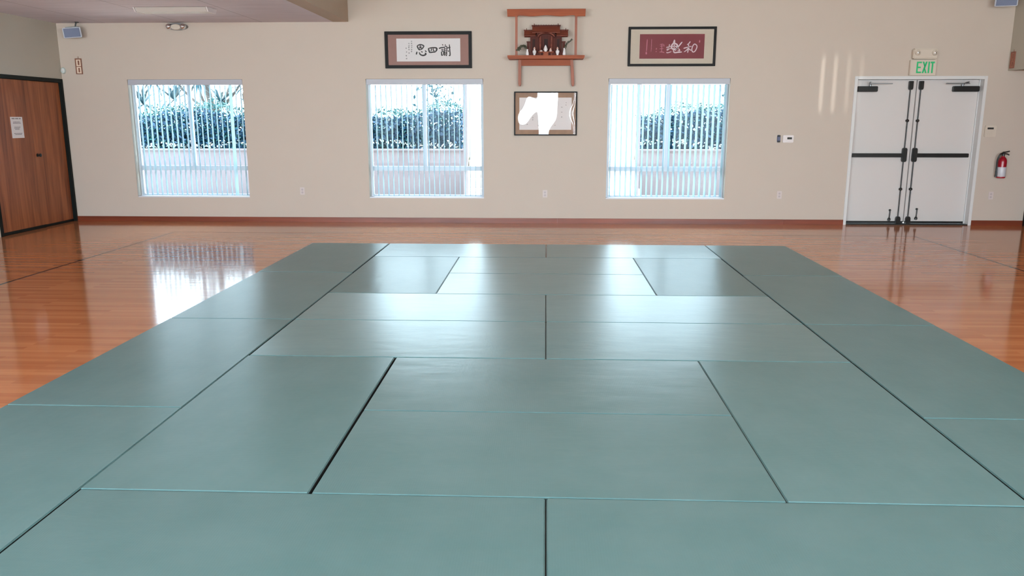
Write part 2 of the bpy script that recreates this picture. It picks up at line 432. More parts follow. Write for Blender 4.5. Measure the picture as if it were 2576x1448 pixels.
# ------------------------------------------------------------------ windows
for wi, (a, b) in enumerate(WIN):
    yf = YW+0.125; yb = YW+0.175
    w = thing('window_%d' % (wi+1), ['white-framed window nearest the wooden doors', 'white-framed window below the black-ink calligraphy',
              'white-framed window below the red calligraphy'][wi], None, ((a+b)/2, yf, WZ0), kind='structure')
    bm = B(); bm_ring(bm, a, b, WZ0, WZ1, 0.045, yf, yb)
    bm_box(bm, a+0.045, b-0.045, yf+0.002, yb-0.002, 0.803, 0.875)
    obj('window_frame', bm, 'alu', w, bevel=0.004)
    mx = [-5.607, -1.90, 1.86][wi]
    box('mullion', 'alu', w, mx-0.028, mx+0.028, yf-0.008, yb, 0.875, WZ1-0.045, bevel=0.004)
    bm = B(); bm_box(bm, a+0.045, b-0.045, yf+0.022, yf+0.026, WZ0+0.045, 0.803)
    bm_box(bm, a+0.045, mx-0.028, yf+0.022, yf+0.026, 0.875, WZ1-0.045); bm_box(bm, mx+0.028, b-0.045, yf+0.022, yf+0.026, 0.875, WZ1-0.045)
    obj('window_pane', bm, 'glass', w)
    box('window_sill', 'alu', w, a+0.001, b-0.001, YW+0.002, yf-0.001, WZ0-0.002, WZ0+0.018, bevel=0.003)

# vertical blinds: head rail + hanging vanes
def vane_bm(h):
    bm = B(); n = 6; wv = 0.089
    rows = []
    for z in (0.0, h):
        rows.append([bm.verts.new((0.006*(1-4*(i/n-0.5)**2), (i/n-0.5)*wv, z)) for i in range(n+1)])
    for i in range(n):
        bm.faces.new([rows[0][i], rows[0][i+1], rows[1][i+1], rows[1][i]])
    return bm
ANG = [10.0, 0.5, 11.0]
BL = ['white vertical blind over the window nearest the wooden doors', 'white vertical blind over the window below the black-ink calligraphy',
      'white vertical blind over the window below the red calligraphy']
hv = 2.115-(WZ0+0.03)
bmv = vane_bm(hv); bmesh.ops.recalc_face_normals(bmv, faces=bmv.faces)
for f in bmv.faces: f.smooth = True
vme = bpy.data.meshes.new('vane'); bmv.to_mesh(vme); bmv.free(); vme.materials.append(M['vane'])
for wi, (a, b) in enumerate(WIN):
    yc = YW+0.056
    t = thing('vertical_blind', BL[wi], 'blind', ((a+b)/2, yc, WZ0), 'vertical blinds on the back wall')
    bm = B(); bm_box(bm, a+0.006, b-0.006, YW+0.004, YW+0.020, 2.118, WZ1-0.002); bm_box(bm, a+0.006, b-0.006, YW+0.020, YW+0.10, 2.16, WZ1-0.002)
    obj('head_rail', bm, 'greyplastic', t, bevel=0.003)
    nv = 22; sp = (b-a-0.11)/(nv-1)
    for i in range(nv):
        o = bpy.data.objects.new('vane', vme); COL.objects.link(o); o.parent = t
        x = a+0.055+i*sp
        o.location = (x-(a+b)/2, 0, 0.03)
        an = ANG[wi]+random.uniform(-2.0, 2.0)
        if wi == 0 and i == 19: an = -14
        if i == 0: an += 16 if wi < 2 else 0
        o.rotation_euler = (0, 0, math.radians(an))

# ------------------------------------------------------------------ mats
def mat_mesh():
    out = []
    for nm, hx, hy, z0, z1, bv, mm in (('mat_cover', 0.9973, 0.4973, 0.030, 0.04, 0.005, 'tatami'), ('mat_base', 0.9997, 0.4997, 0.0, 0.030, 0.0, 'seam_shade')):  # base wider than the cover, so its black reads as seam shadow
        bm = B(); bm_box(bm, -hx, hx, -hy, hy, z0, z1); fin(bm, False, bv, 2)
        me = bpy.data.meshes.new(nm); bm.to_mesh(me); bm.free(); me.materials.append(M[mm]); out.append(me)
    return out
MM, MB_ = mat_mesh()
G = 'green tatami mats laid out in a brick-like pattern on the floor'
MATS = [  # centre x, centre y, long side along y?, label
 (-2.5, -1, 1, 'green mat at the far left corner of the mat area'),
 (-2.5, -3, 1, 'second green mat from the back wall along the left edge'),
 (-2.5, -5, 1, 'third green mat from the back wall along the left edge'),
 (-2.5, -7, 1, 'nearest green mat along the left edge, by the photographer'),
 (2.5, -1, 1, 'green mat at the far right corner of the mat area'),
 (2.5, -3, 1, 'second green mat from the back wall along the right edge'),
 (2.5, -5, 1, 'third green mat from the back wall along the right edge'),
 (2.5, -7, 1, 'nearest green mat along the right edge, by the photographer'),
 (-1, -.5, 0, 'glossy far-row mat under the reflection of the middle window'),
 (1, -.5, 0, 'glossy far-row mat under the reflection of the right-hand window'),
 (-1.5, -2, 1, 'lengthwise mat in the far half, left of the two crosswise mats'),
 (0, -1.5, 0, 'upper of the two crosswise mats between the far lengthwise mats'),
 (0, -2.5, 0, 'lower of the two crosswise mats between the far lengthwise mats'),
 (1.5, -2, 1, 'lengthwise mat in the far half, right of the two crosswise mats'),
 (-1, -3.5, 0, 'crosswise shiny mat left of the centre seam, farther middle row'),
 (1, -3.5, 0, 'crosswise shiny mat right of the centre seam, farther middle row'),
 (-1, -4.5, 0, 'crosswise mat left of the centre seam with the brightest glare'),
 (1, -4.5, 0, 'crosswise mat right of the centre seam, nearer middle row'),
 (-1.5, -6, 1, 'large lengthwise green mat with a wide black gap along its right side'),
 (0, -5.5, 0, 'crosswise mat between the near lengthwise mats, farther one'),
 (0, -6.5, 0, 'crosswise mat between the near lengthwise mats, nearer one'),
 (1.5, -6, 1, 'large lengthwise green mat right of the near crosswise mats'),
 (-1, -7.5, 0, 'nearest crosswise mat, left of the seam at the bottom edge'),
 (1, -7.5, 0, 'nearest crosswise mat, right of the seam at the bottom edge'),
]
OFF = {(-2.5, -5): (-0.006, 0.0), (-2.5, -7): (-0.004, 0), (-1.5, -6): (-0.007, 0), (0, -5.5): (0.002, -0.004), (0, -6.5): (0.002, -0.002), (2.5, -1): (0.010, 0), (2.5, -3): (0.006, 0.0),
       (-2.5, -1): (-0.010, 0.004), (-2.5, -3): (-0.004, 0.0), (2.5, -5): (0.005, 0.0), (1, -.5): (0.006, 0), (2.5, -7): (0.004, 0.0)}
for x, y, lng, lab in MATS:
    o = bpy.data.objects.new('tatami_mat', None); COL.objects.link(o); o.empty_display_size = 0.1
    for nm, me in (('mat_cover', MM), ('mat_base', MB_)):
        q = bpy.data.objects.new(nm, me); COL.objects.link(q); q.parent = o
    dx, dy = OFF.get((x, y), (0, 0))
    o.location = (x+dx, y+dy, 0.0)
    o.rotation_euler = (0, 0, (PI/2 if lng else 0) )
    tag(o, lab, 'mat', G)

# ------------------------------------------------------------------ white double doors
d1 = thing('door_1', 'white double doors with black panic bars under the exit sign', None, (5.57, YW, 0), kind='structure')
bm = B()
yA = YW-0.012; yB = YW+0.19
prof = [(DX0, DX0+0.045), (DX1-0.045, DX1)]
for x0, x1 in prof: bm_box(bm, x0, x1, yA, yB, 0.0, DZ1)
bm_box(bm, DX0+0.045, DX1-0.045, yA, yB, DZ1-0.045, DZ1)
bm_box(bm, DX0+0.045, DX0+0.06, YW+0.10, yB, 0.0, DZ1-0.045); bm_box(bm, DX1-0.06, DX1-0.045, YW+0.10, yB, 0.0, DZ1-0.045)
bm_box(bm, DX0+0.06, DX1-0.06, YW+0.152, yB, 2.12, DZ1-0.045)
obj('door_frame', bm, 'white', d1, bevel=0.003)
box('astragal', 'white', d1, 5.535, 5.593, YW+0.152, YW+0.162, 0.02, 2.12)
box('door_threshold', 'threshold', d1, DX0+0.046, DX1-0.046, YW-0.004, YW+0.17, 0.0, 0.014)
yL = YW+0.105
for s, (x0, x1) in enumerate(((4.664, 5.556), (5.572, 6.476))):
    lf = box('door_leaf', 'doorwhite', d1, x0, x1, yL, yL+0.045, 0.030, 2.176, bevel=0.002)
    box('door_sweep', 'black', lf, x0+0.005, x1-0.005, yL-0.006, yL, 0.016, 0.048)
    cx = (5.466, 5.619)[s]; sgn = (1, -1)[s]
    # panic bar
    bx0, bx1 = ((4.672, 5.44), (5.64, 6.42))[s]
    pb = box('panic_bar', 'black', lf, bx0, bx1, yL-0.062, yL-0.012, 1.030, 1.090, bevel=0.006)
    bm = B(); bm_box(bm, bx0+0.01, bx0+0.06, yL-0.014, yL, 1.035, 1.085); bm_box(bm, bx1-0.06, bx1-0.01, yL-0.014, yL, 1.035, 1.085)
    obj('bar_mount', bm, 'black', pb)
    bm = B(); bm_prism(bm, [(cx-0.034, 0.985), (cx-0.024, 0.960), (cx+0.024, 0.960), (cx+0.034, 0.985), (cx+0.034, 1.150), (cx+0.024, 1.172), (cx-0.024, 1.172), (cx-0.034, 1.150)], 'y', yL-0.058, yL)
    obj('latch_case', bm, 'black', lf, bevel=0.006)
    bm = B(); bm_cyl(bm, (cx, yL-0.022, 0.10), (cx, yL-0.022, 0.965), 0.0085); bm_cyl(bm, (cx, yL-0.022, 1.165), (cx, yL-0.022, 2.06), 0.0085)
    obj('latch_rod', bm, 'black', lf, smooth=True)
    for z in (0.545, 1.578):
        bm = B(); bm_lathe(bm, (cx, yL-0.022, z), [(0.010, -0.022), (0.022, -0.012), (0.026, 0), (0.022, 0.012), (0.010, 0.022)], 14); bm_box(bm, cx-0.02, cx+0.02, yL-0.012, yL, z-0.012, z+0.012)
        obj('rod_guide', bm, 'black', lf, smooth=True)
    for z0, z1 in ((2.032, 2.160), (0.018, 0.122)):
        bm = B()
        if z0 > 1: pp = [(cx-0.030, z1), (cx-0.030, z0+0.02), (cx-0.018, z0), (cx+0.018, z0), (cx+0.030, z0+0.02), (cx+0.030, z1)]
        else: pp = [(cx-0.034, z0), (cx+0.034, z0), (cx+0.034, z1-0.03), (cx+0.022, z1), (cx-0.022, z1), (cx-0.034, z1-0.03)]
        bm_prism(bm, pp, 'y', yL-0.052, yL)
        obj('rod_latch', bm, 'black', lf, bevel=0.004)
    # closer with its arm
    c0, c1 = ((4.678, 4.968), (6.085, 6.462))[s]
    cl = box('door_closer', 'black', lf, c0, c1, yL-0.075, yL, 2.003, 2.085, bevel=0.008)
    px = (4.86, 6.22)[s]
    bm = B(); bm_cyl(bm, (px, yL-0.045, 2.083), (px, yL-0.045, 2.118), 0.016)
    e1 = (px+sgn*-0.03, yL-0.16, 2.122)
    bm_tube(bm, [(px, yL-0.045, 2.112), (px-sgn*0.03, yL-0.10, 2.135), (px-sgn*0.035, yL-0.15, 2.14)], 0.010)
    bm_box(bm, *(sorted((px-sgn*0.05, px+sgn*0.285))), yL-0.155, yL-0.125, 2.112, 2.126)
    obj('closer_arm', bm, 'steel', cl, smooth=True)
    # flip-down door holder
    hx = (5.337, 5.745)[s]; zt = (0.218, 0.236)[s]
    bm = B(); bm_lathe(bm, (hx+0.004, yL, zt), [(0.016, 0), (0.018, -0.012), (0.012, -0.026)], 14, 'y'); bm_tube(bm, [(hx+0.004, yL-0.02, zt), (hx+0.001, yL-0.024, zt-0.07), (hx-0.002, yL-0.024, zt-0.12)], 0.008)
    bm_lathe(bm, (hx-0.003, yL-0.024, zt-0.165), [(0.012, 0), (0.021, 0.008), (0.021, 0.034), (0.010, 0.05)], 14)
    obj('door_holder', bm, 'black', lf, smooth=True)

# ------------------------------------------------------------------ wooden doors in the left wall
d2 = thing('door_2', 'brown wooden double doors in a black frame at the left', None, (XL, 1.52, 0), kind='structure')
bm = B()
bm_box(bm, XL-0.10, XL+0.012, wd0, wd0+0.055, 0, 2.21); bm_box(bm, XL-0.10, XL+0.012, wd1-0.045, wd1, 0, 2.21)
bm_box(bm, XL-0.10, XL+0.012, wd0+0.055, wd1-0.045, 2.155, 2.21)
obj('door_frame', bm, 'darkframe', d2, bevel=0.002)
for s, (y0, y1) in enumerate(((0.660, 1.655), (1.660, 2.402))):
    xx = XL-0.012-0.022*s
    lf = box('door_leaf', 'doorwood', d2, xx-0.045, xx, y0, y1, 0.045-0.008*s, 2.150, bevel=0.002)
    box('door_sweep', 'darkframe', lf, xx-0.04, xx+0.004, y0, y1, 0.004, 0.044-0.008*s)
    if s == 0:
        bm = B(); bm_lathe(bm, (xx, y1-0.015, 1.077), [(0.026, 0), (0.026, 0.006), (0.010, 0.008), (0.010, 0.03), (0.024, 0.036), (0.026, 0.05), (0.016, 0.058)], 16, 'x')
        obj('door_knob', bm, 'black', lf, smooth=True)
box('door_backing', 'darkframe', d2, XL-0.19, XL-0.10, wd0+0.001, wd1-0.001, 0.001, 2.209)
nx = XL-0.012
nt_ = thing('paper_notice', 'white printed sheet taped to the brown wooden door', 'notice', (nx+0.001, 1.253, 1.336))
box('sheet', 'paper', nt_, nx+0.0005, nx+0.0015, 1.120, 1.387, 1.336, 1.632)
bm = B()
def yzbar(bm, y0, y1, z0, z1, x): bm_box(bm, x, x+0.0006, y0, y1, z0, z1)
for i in range(15):
    y = 1.150+i*0.0135
    if i % 6 != 5: yzbar(bm, y, y+0.010, 1.600, 1.616, nx+0.0015)
obj('heading_line', bm, 'greyink', nt_)
for zc, n, y0, y1 in ((1.560, 2, 1.18, 1.33), (1.545, 1, 1.17, 1.34), (1.490, 2, 1.19, 1.32), (1.474, 1, 1.185, 1.31), (1.458, 1, 1.20, 1.30), (1.400, 1, 1.17, 1.35), (1.386, 1, 1.19, 1.33)):
    y = y0; bm = B()
    while y < y1:
        l = random.uniform(0.012, 0.03); yzbar(bm, y, min(y+l, y1), zc-0.004, zc+0.004, nx+0.0015); y += l+0.007
    obj('text_line', bm, 'greyink', nt_)
# wooden door far right, behind the header
d3 = thing('door_3', 'dark-framed door past the baseboard at the right edge', None, (XR, 1.5, 0), kind='structure')
bm = B(); bm_box(bm, XR-0.012, XR-0.001, 2.39, 2.443, 0, 2.21); bm_box(bm, XR-0.012, XR-0.001, 0.56, 0.61, 0, 2.21); bm_box(bm, XR-0.012, XR-0.001, 0.61, 2.39, 2.155, 2.21)
obj('door_frame', bm, 'darkframe', d3)
box('door_leaf', 'doorwood', d3, XR-0.008, XR-0.001, 0.61, 2.39, 0.02, 2.155)

# ------------------------------------------------------------------ brush lettering
def brush(bm, strokes, conv, y0, th=0.0008, k=6, wk=1.0):
    """strokes: (points, width_start, width_end[, closed]); widths in drawing units; conv maps drawing units to (x, z)"""
    for s in strokes:
        pts, w0, w1 = s[:3]; closed = len(s) > 3
        p = [Vector((a, b, 0)) for a, b in pts]
        p = smooth_path(p, k) if len(p) > 2 else [p[0].lerp(p[-1], i/6) for i in range(7)]
        n = len(p); Lf, Rt = [], []
        for i, q in enumerate(p):
            if closed: d = p[(i+1) % (n-1)]-p[(i-1) % (n-1)]
            else: d = p[min(i+1, n-1)]-p[max(i-1, 0)]
            if d.length < 1e-9: d = Vector((1, 0, 0))
            d.normalize(); nn = Vector((-d.y, d.x, 0)); t = i/(n-1)
            w = (w0+(w1-w0)*t)*0.5*wk
            if not closed: w *= min(1.0, 0.55+3.2*min(t, 1-t))
            Lf.append(q+nn*w); Rt.append(q-nn*w)
        def v(q, y):
            x, z = conv(q.x, q.y); return bm.verts.new((x, y, z))
        A = [v(q, y0-th) for q in Lf]; C = [v(q, y0-th) for q in Rt]
        for i in range(n-1):
            bm.faces.new([A[i], A[i+1], C[i+1], C[i]])

def tiny_glyphs(bm, x, ys, s, conv, y0, seed):
    """small unreadable signature characters: a few short strokes each"""
    rr = random.Random(seed)
    for yy in ys:
        st = []
        for k in range(rr.choice((3, 4, 4))):
            if rr.random() < .55:
                a = yy+rr.uniform(-.45, .45)*s; st.append(([(x-.45*s, a), (x+.45*s, a-rr.uniform(0, .12)*s)], .16*s, .12*s))
            else:
                a = x+rr.uniform(-.35, .35)*s; st.append(([(a, yy-.45*s), (a+rr.uniform(-.2, .2)*s, yy+.45*s)], .16*s, .12*s))
        brush(bm, st, conv, y0)

def picture(name, label, x0, x1, z0, z1, fw, depth, frame_m, mount_m, mw, paper_m, tilt=0.0):
    """framed picture on the back wall: frame, mount, paper panel; mw = (l, r, b, t) mount widths"""
    t = thing(name, label, 'picture', ((x0+x1)/2, YW-0.003, z0))
    yb = YW-0.003; yf = yb-depth
    bm = B(); bm_ring(bm, x0, x1, z0, z1, fw, yf, yb); obj('frame', bm, frame_m, t, bevel=0.003)
    box('backing', frame_m, t, x0+fw*.5, x1-fw*.5, yb-0.004, yb, z0+fw*.5, z1-fw*.5)
    ym = yb-0.010
    box('mount', mount_m, t, x0+fw, x1-fw, ym, yb-0.0045, z0+fw, z1-fw)
    px0, px1, pz0, pz1 = x0+fw+mw[0], x1-fw-mw[1], z0+fw+mw[2], z1-fw-mw[3]
    box('paper', paper_m, t, px0, px1, ym-0.001, ym, pz0, pz1)
    return t, yf, ym-0.001, (px0, px1, pz0, pz1)

# left calligraphy
t, yf, yp, (px0, px1, pz0, pz1) = picture('framed_calligraphy', 'black-framed scroll with black ink characters on white paper', -2.462, -1.140, 2.357, 2.896, 0.047, 0.03, 'blackframe', 'brocade', (0.130, 0.128, 0.055, 0.056), 'paper')
cv = lambda a, b: (px0+(a-530)*(px1-px0)/1475, pz1-(b-440)*(pz1-pz0)/522)
S = []
S += [([(1010, 605), (1025, 650), (1052, 702)], 26, 18), ([(1008, 602), (1085, 580), (1160, 604), (1150, 640), (1112, 690)], 22, 20), ([(1048, 640), (1125, 630)], 14, 12), ([(1085, 590), (1075, 650), (1052, 692)], 18, 10),
      ([(1085, 640), (1122, 682)], 14, 20), ([(1045, 700), (1118, 686)], 20, 14),
      ([(1004, 738), (996, 765), (985, 804)], 18, 26), ([(1052, 750), (1078, 802), (1140, 826), (1196, 808), (1206, 790), (1186, 768)], 22, 30), ([(1095, 735), (1135, 752)], 14, 22), ([(1188, 712), (1222, 746)], 14, 24)]
S += [([(1268, 660), (1280, 710), (1300, 768)], 24, 28), ([(1268, 664), (1360, 650), (1450, 656), (1462, 690), (1436, 740)], 20, 30), ([(1298, 764), (1360, 752), (1440, 742)], 20, 26), ([(1336, 668), (1338, 700), (1322, 736)], 22, 14), ([(1378, 662), (1380, 700), (1386, 716), (1414, 712)], 20, 14)]
S += [([(1588, 574), (1612, 598)], 14, 18), ([(1510, 668), (1570, 650), (1648, 640)], 24, 18), ([(1562, 690), (1622, 682)], 14, 12), ([(1566, 716), (1622, 708)], 14, 12), ([(1568, 742), (1572, 790), (1576, 836)], 20, 22),
      ([(1568, 744), (1618, 738), (1612, 822)], 14, 18), ([(1574, 824), (1612, 816)], 16, 14), ([(1662, 574), (1656, 618)], 16, 10), ([(1642, 632), (1642, 790), (1638, 836)], 16, 20), ([(1642, 634), (1694, 624), (1692, 740), (1686, 826), (1664, 820)], 14, 18),
      ([(1646, 672), (1688, 666)], 12, 10), ([(1646, 712), (1688, 706)], 12, 10), ([(1622, 762), (1692, 746)], 14, 10), ([(1700, 742), (1660, 800), (1636, 826)], 14, 8),
      ([(1698, 660), (1740, 650), (1782, 640)], 18, 16), ([(1754, 574), (1762, 700), (1768, 820), (1738, 826)], 20, 22), ([(1718, 712), (1738, 742)], 14, 20)]
for i0, i1 in ((0, 10), (10, 15), (15, len(S))):
    bm = B(); brush(bm, S[i0:i1], cv, yp, wk=1.3); obj('ink_character', bm, 'ink', t)
for x, ys, sd in ((880, [505, 548, 592, 636, 688, 738], 1), (818, [562, 602, 645, 690, 770], 2), (757, [660, 745, 830, 896], 3)):
    bm = B(); tiny_glyphs(bm, x, ys, 34, cv, yp, sd); obj('signature_column', bm, 'ink', t)
bm = B(); bm_box(bm, -2.462+0.047, -1.140-0.047, yf+0.008, yf+0.010, 2.357+0.047, 2.896-0.047); obj('glass_pane', bm, 'picture_glass', t)

# right calligraphy
t, yf, yp, (px0, px1, pz0, pz1) = picture('framed_calligraphy', 'black-framed red panel with pale silvery brush characters', 1.209, 2.513, 2.378, 2.946, 0.036, 0.03, 'blackframe', 'goldsilk', (0.137, 0.135, 0.075, 0.068), 'redsilk')
cv2 = lambda a, b: (px0+(a-475)*(px1-px0)/1545, pz1-(b-345)*(pz1-pz0)/590)
S = [([(1112, 668), (1165, 655), (1225, 640)], 24, 20), ([(1188, 588), (1180, 640), (1165, 680)], 24, 18), ([(1118, 712), (1240, 684)], 24, 18), ([(1195, 690), (1150, 730), (1122, 745)], 20, 14), ([(1118, 788), (1160, 792), (1240, 764)], 22, 18),
     ([(1302, 480), (1300, 520), (1292, 556)], 26, 60), ([(1302, 566), (1368, 600), (1372, 660), (1318, 716), (1252, 690), (1238, 630), (1270, 578), (1302, 566)], 36, 36, 1), ([(1302, 590), (1302, 700)], 26, 24), ([(1250, 640), (1360, 640)], 22, 22),
     ([(1290, 715), (1292, 760), (1318, 790), (1400, 782), (1490, 776)], 30, 32), ([(1488, 534), (1430, 610), (1370, 690), (1330, 745)], 30, 22), ([(1404, 690), (1440, 742), (1384, 744)], 22, 16)]
S += [([(1682, 524), (1650, 570), (1606, 606)], 26, 18), ([(1526, 690), (1600, 668), (1716, 640)], 26, 22), ([(1642, 580), (1640, 690), (1628, 796)], 26, 26), ([(1632, 690), (1590, 740), (1540, 776)], 24, 16), ([(1650, 690), (1676, 720), (1712, 738)], 22, 22),
      ([(1790, 584), (1838, 620), (1840, 680), (1800, 760), (1752, 776), (1726, 730), (1734, 660), (1762, 604), (1790, 584)], 22, 22, 1)]
for i0, i1 in ((0, 12), (12, len(S))):
    bm = B(); brush(bm, S[i0:i1], cv2, yp); obj('silver_character', bm, 'silverink', t)
S = [([(955, 600), (1010, 585), (1060, 600)], 16, 14), ([(960, 640), (1060, 620)], 14, 12), ([(1000, 580), (1005, 700), (1000, 790)], 18, 16), ([(950, 700), (1050, 690)], 14, 12), ([(950, 780), (1000, 770), (1070, 790)], 14, 22), ([(1060, 600), (1062, 650)], 12, 10),
     ([(880, 680), (874, 715)], 20, 24), ([(878, 750), (872, 775)], 18, 22), ([(756, 462), (752, 770)], 14, 12), ([(652, 468), (646, 640), (640, 760)], 22, 18), ([(636, 770), (640, 832)], 30, 36), ([(1905, 490), (1900, 550)], 18, 34)]
for i0, i1 in ((0, 6), (6, 8), (8, 9), (9, 11), (11, 12)):
    bm = B(); brush(bm, S[i0:i1], cv2, yp)
    if i0 == 8: tiny_glyphs(bm, 760, [500, 560, 620, 690], 24, cv2, yp, 8)
    obj('signature_column' if i0 < 11 else 'seal_mark', bm, 'pinkink', t)
bm = B(); bm_box(bm, 1.209+0.036, 2.513-0.036, yf+0.008, yf+0.010, 2.378+0.036, 2.946-0.036); obj('glass_pane', bm, 'picture_glass', t)

# certificate under the shelf, glazed with wavy acrylic
t, yf, yp, (px0, px1, pz0, pz1) = picture('framed_certificate', 'framed certificate with white glare across its wavy glazing, under the wooden shelf', -0.499, 0.462, 1.355, 2.012, 0.018, 0.038, 'blackframe', 'certmat', (0.062, 0.066, 0.068, 0.072), 'paper')
cv3 = lambda a, b: (px0+(a-385)*(px1-px0)/1335, pz1-(b-370)*(pz1-pz0)/830)
for x, ys, s, sd in ((875, [430, 480, 540, 585, 635, 695, 780, 870, 975, 1085], 34, 11), (730, [885, 940], 30, 12), (585, [1055], 36, 13), (1010, [1080], 36, 14), (1150, [450, 520, 610, 700, 800, 900, 1000], 30, 17), (1300, [640, 720, 800, 900, 1080], 30, 18), (1470, [615, 745, 870], 36, 15), (1580, [500, 560], 26, 16)):
    bm = B(); tiny_glyphs(bm, x, ys, s, cv3, yp, sd); obj('text_column', bm, 'greyink', t)
gx0, gx1, gz0, gz1 = -0.499+0.018, 0.462-0.018, 1.355+0.018, 2.012-0.018
bm = B(); nX, nZ = 72, 48
# the thin acrylic sheet has bowed in its frame: a smooth sum of cosines, a few millimetres deep
BOW = [0.003757, -0.00075, -0.000146, 0.00361, -0.00094, 0.000207, -0.00014, 0.000836, 0.000551, 0.000253, 0.0001, -0.000167, 0.000282, 0.000318, 6.5e-05, -0.000236, -0.000151, -3.5e-05, 2.3e-05, -2e-05, -0.0001, 8.7e-05, 5.8e-05, 1.5e-05, 1.1e-05, -2.2e-05, 6e-05, 4.3e-05, -5e-06, 1.8e-05, 8e-06]
BK = [(i, j) for i in range(8) for j in range(4) if i+j > 0]
def wavy(x, z):
    a = PI*(x-gx0)/(gx1-gx0); b_ = PI*(z-gz0)/(gz1-gz0)
    return sum(c*math.cos(i*a)*math.cos(j*b_) for (i, j), c in zip(BK, BOW))
gv = [[bm.verts.new((gx0+(gx1-gx0)*i/nX, yp-0.002-0.0076+wavy(gx0+(gx1-gx0)*i/nX, gz0+(gz1-gz0)*j/nZ), gz0+(gz1-gz0)*j/nZ)) for j in range(nZ+1)] for i in range(nX+1)]
for i in range(nX):
    for j in range(nZ):
        bm.faces.new([gv[i][j], gv[i+1][j], gv[i+1][j+1], gv[i][j+1]])
obj('acrylic_pane', bm, 'acrylic', t, smooth=True)

# ------------------------------------------------------------------ household-shrine shelf
sh = thing('shrine_shelf', 'reddish wooden wall shelf with posts and a carved top beam', 'shelf', (-0.02, YW-0.002, 2.09))
bm = B()   # top beam with a gently scalloped lower edge
bot = []
for i in range(49):
    t_ = i/48; x = -0.590+t_*1.141
    q = (x+0.02)/0.571
    if abs(q) > 0.72: dz = 0.0
    else:
        dz = 0.010+0.012*abs(math.cos(q/0.72*PI*0.5*3)) if False else 0.014-0.014*math.cos(abs(q)/0.72*2*PI)*0.5-0.007
        dz = 0.016 - dz if abs(q) < 0.72 else 0
    bot.append((x, 3.074+max(0, dz)))
bm_prism(bm, bot+[(0.556, 3.178), (-0.596, 3.178)], 'y', 2.205, 2.235)
obj('top_beam', bm, 'shelfwood', sh)
for x in (-0.458, 0.418):
    box('post', 'shelfwood_v', sh, x-0.018, x+0.018, 2.209, 2.231, 2.521, 3.075, bevel=0.002)
bm = B(); bm_prism(bm, [(-0.588, 2.522), (0.549, 2.522), (0.549, 2.498), (0.545, 2.486), (0.536, 2.477), (0.524, 2.473), (-0.563, 2.473), (-0.575, 2.477), (-0.584, 2.486), (-0.588, 2.498)], 'y', 2.15, YW-0.002)
obj('shelf_board', bm, 'shelfwood', sh)
box('apron', 'shelfwood', sh, -0.402, 0.352, 2.355, 2.375, 2.386, 2.474)
for x, dxb in ((-0.412, 0.0), (0.365, 0.025)):
    bm = B(); bm_prism(bm, [(x-0.022, 2.473), (x+0.022, 2.473), (x+dxb+0.022, 2.12), (x+dxb+0.012, 2.088), (x+dxb-0.012, 2.088), (x+dxb-0.022, 2.12)], 'y', 2.345, YW-0.002)
    obj('bracket', bm, 'shelfwood_v', sh, bevel=0.003)

ZB = 2.522
# the shrine model
sr = thing('household_shrine', 'dark wooden miniature shrine with three roofs on the wall shelf', 'shrine', (-0.02, 2.33, ZB))
def gable(bm, x0, x1, yc, zr, ze, dep, curve=0.02, th=0.012):
    """roof with its ridge along x: curved front and back slopes"""
    n = 6; top = []
    for i in range(n+1):
        t_ = i/n; top.append((yc-dep*t_, zr-(zr-ze)*(1-(1-t_)**1.5)))
    prof = [(2*yc-y, z) for y, z in reversed(top)] + top[1:]
    low = [(y, z-th) for y, z in reversed(prof)]
    bm_prism(bm, prof+low, 'x', x0, x1)
bm = B(); gable(bm, -0.225, 0.185, 2.33, 2.958, 2.855, 0.095)
rf = obj('main_roof', bm, 'shrine', sr)
bm = B()
for i in range(9): bm_cyl(bm, (-0.17+i*0.0375, 2.30, 2.962), (-0.17+i*0.0375, 2.36, 2.962), 0.007, n=8)
bm_box(bm, -0.235, 0.195, 2.322, 2.338, 2.945, 2.966)
for x in (-0.196, 0.156):
    for s in (-1, 1): bm_prism(bm, [(2.33-s*0.03, 2.94), (2.33-s*0.022, 2.94), (2.33+s*0.022, 2.985), (2.33+s*0.014, 2.985)], 'x', x-0.005, x+0.005)
obj('ridge_ornament', bm, 'shrine_dark', rf)
for s, (a, b) in ((-1, (-0.345, -0.175)), (1, (0.135, 0.305))):
    bm = B(); gable(bm, a, b, 2.33, 2.893, 2.812, 0.085); r2 = obj('side_roof', bm, 'shrine', sr)
    bm = B(); xx = a+0.035 if s < 0 else b-0.035
    bm_box(bm, a-0.006, b+0.006, 2.323, 2.337, 2.884, 2.900)
    for q in (-1, 1): bm_prism(bm, [(2.33-q*0.024, 2.882), (2.33-q*0.017, 2.882), (2.33+q*0.017, 2.920), (2.33+q*0.010, 2.920)], 'x', xx-0.004, xx+0.004)
    obj('ridge_ornament', bm, 'shrine_dark', r2)
bm = B(); bm_box(bm, -0.155, 0.115, 2.33, 2.42, ZB+0.06, 2.87); bm_box(bm, -0.255, -0.155, 2.345, 2.41, ZB+0.06, 2.83); bm_box(bm, 0.115, 0.215, 2.345, 2.41, ZB+0.06, 2.83)
obj('body', bm, 'shrine_dark', sr)
bm = B(); bm_box(bm, -0.285, 0.245, 2.27, 2.425, ZB, ZB+0.06); obj('plinth', bm, 'shrine_dark', sr, bevel=0.004)
bm = B()     # curved gable over the entrance
pts = []
for i in range(13):
    a = PI*i/12; pts.append((-0.02-0.125*math.cos(a), 2.798+0.055*math.sin(a)))
bm_prism(bm, pts+[(x*0.9-0.002, z-0.016) for x, z in reversed(pts)], 'y', 2.235, 2.33); obj('entrance_gable', bm, 'shrine', sr)
for x in (-0.105, 0.062): box('front_post', 'shrine', sr, x-0.011, x+0.011, 2.245, 2.268, ZB+0.0, 2.800, bevel=0.002)
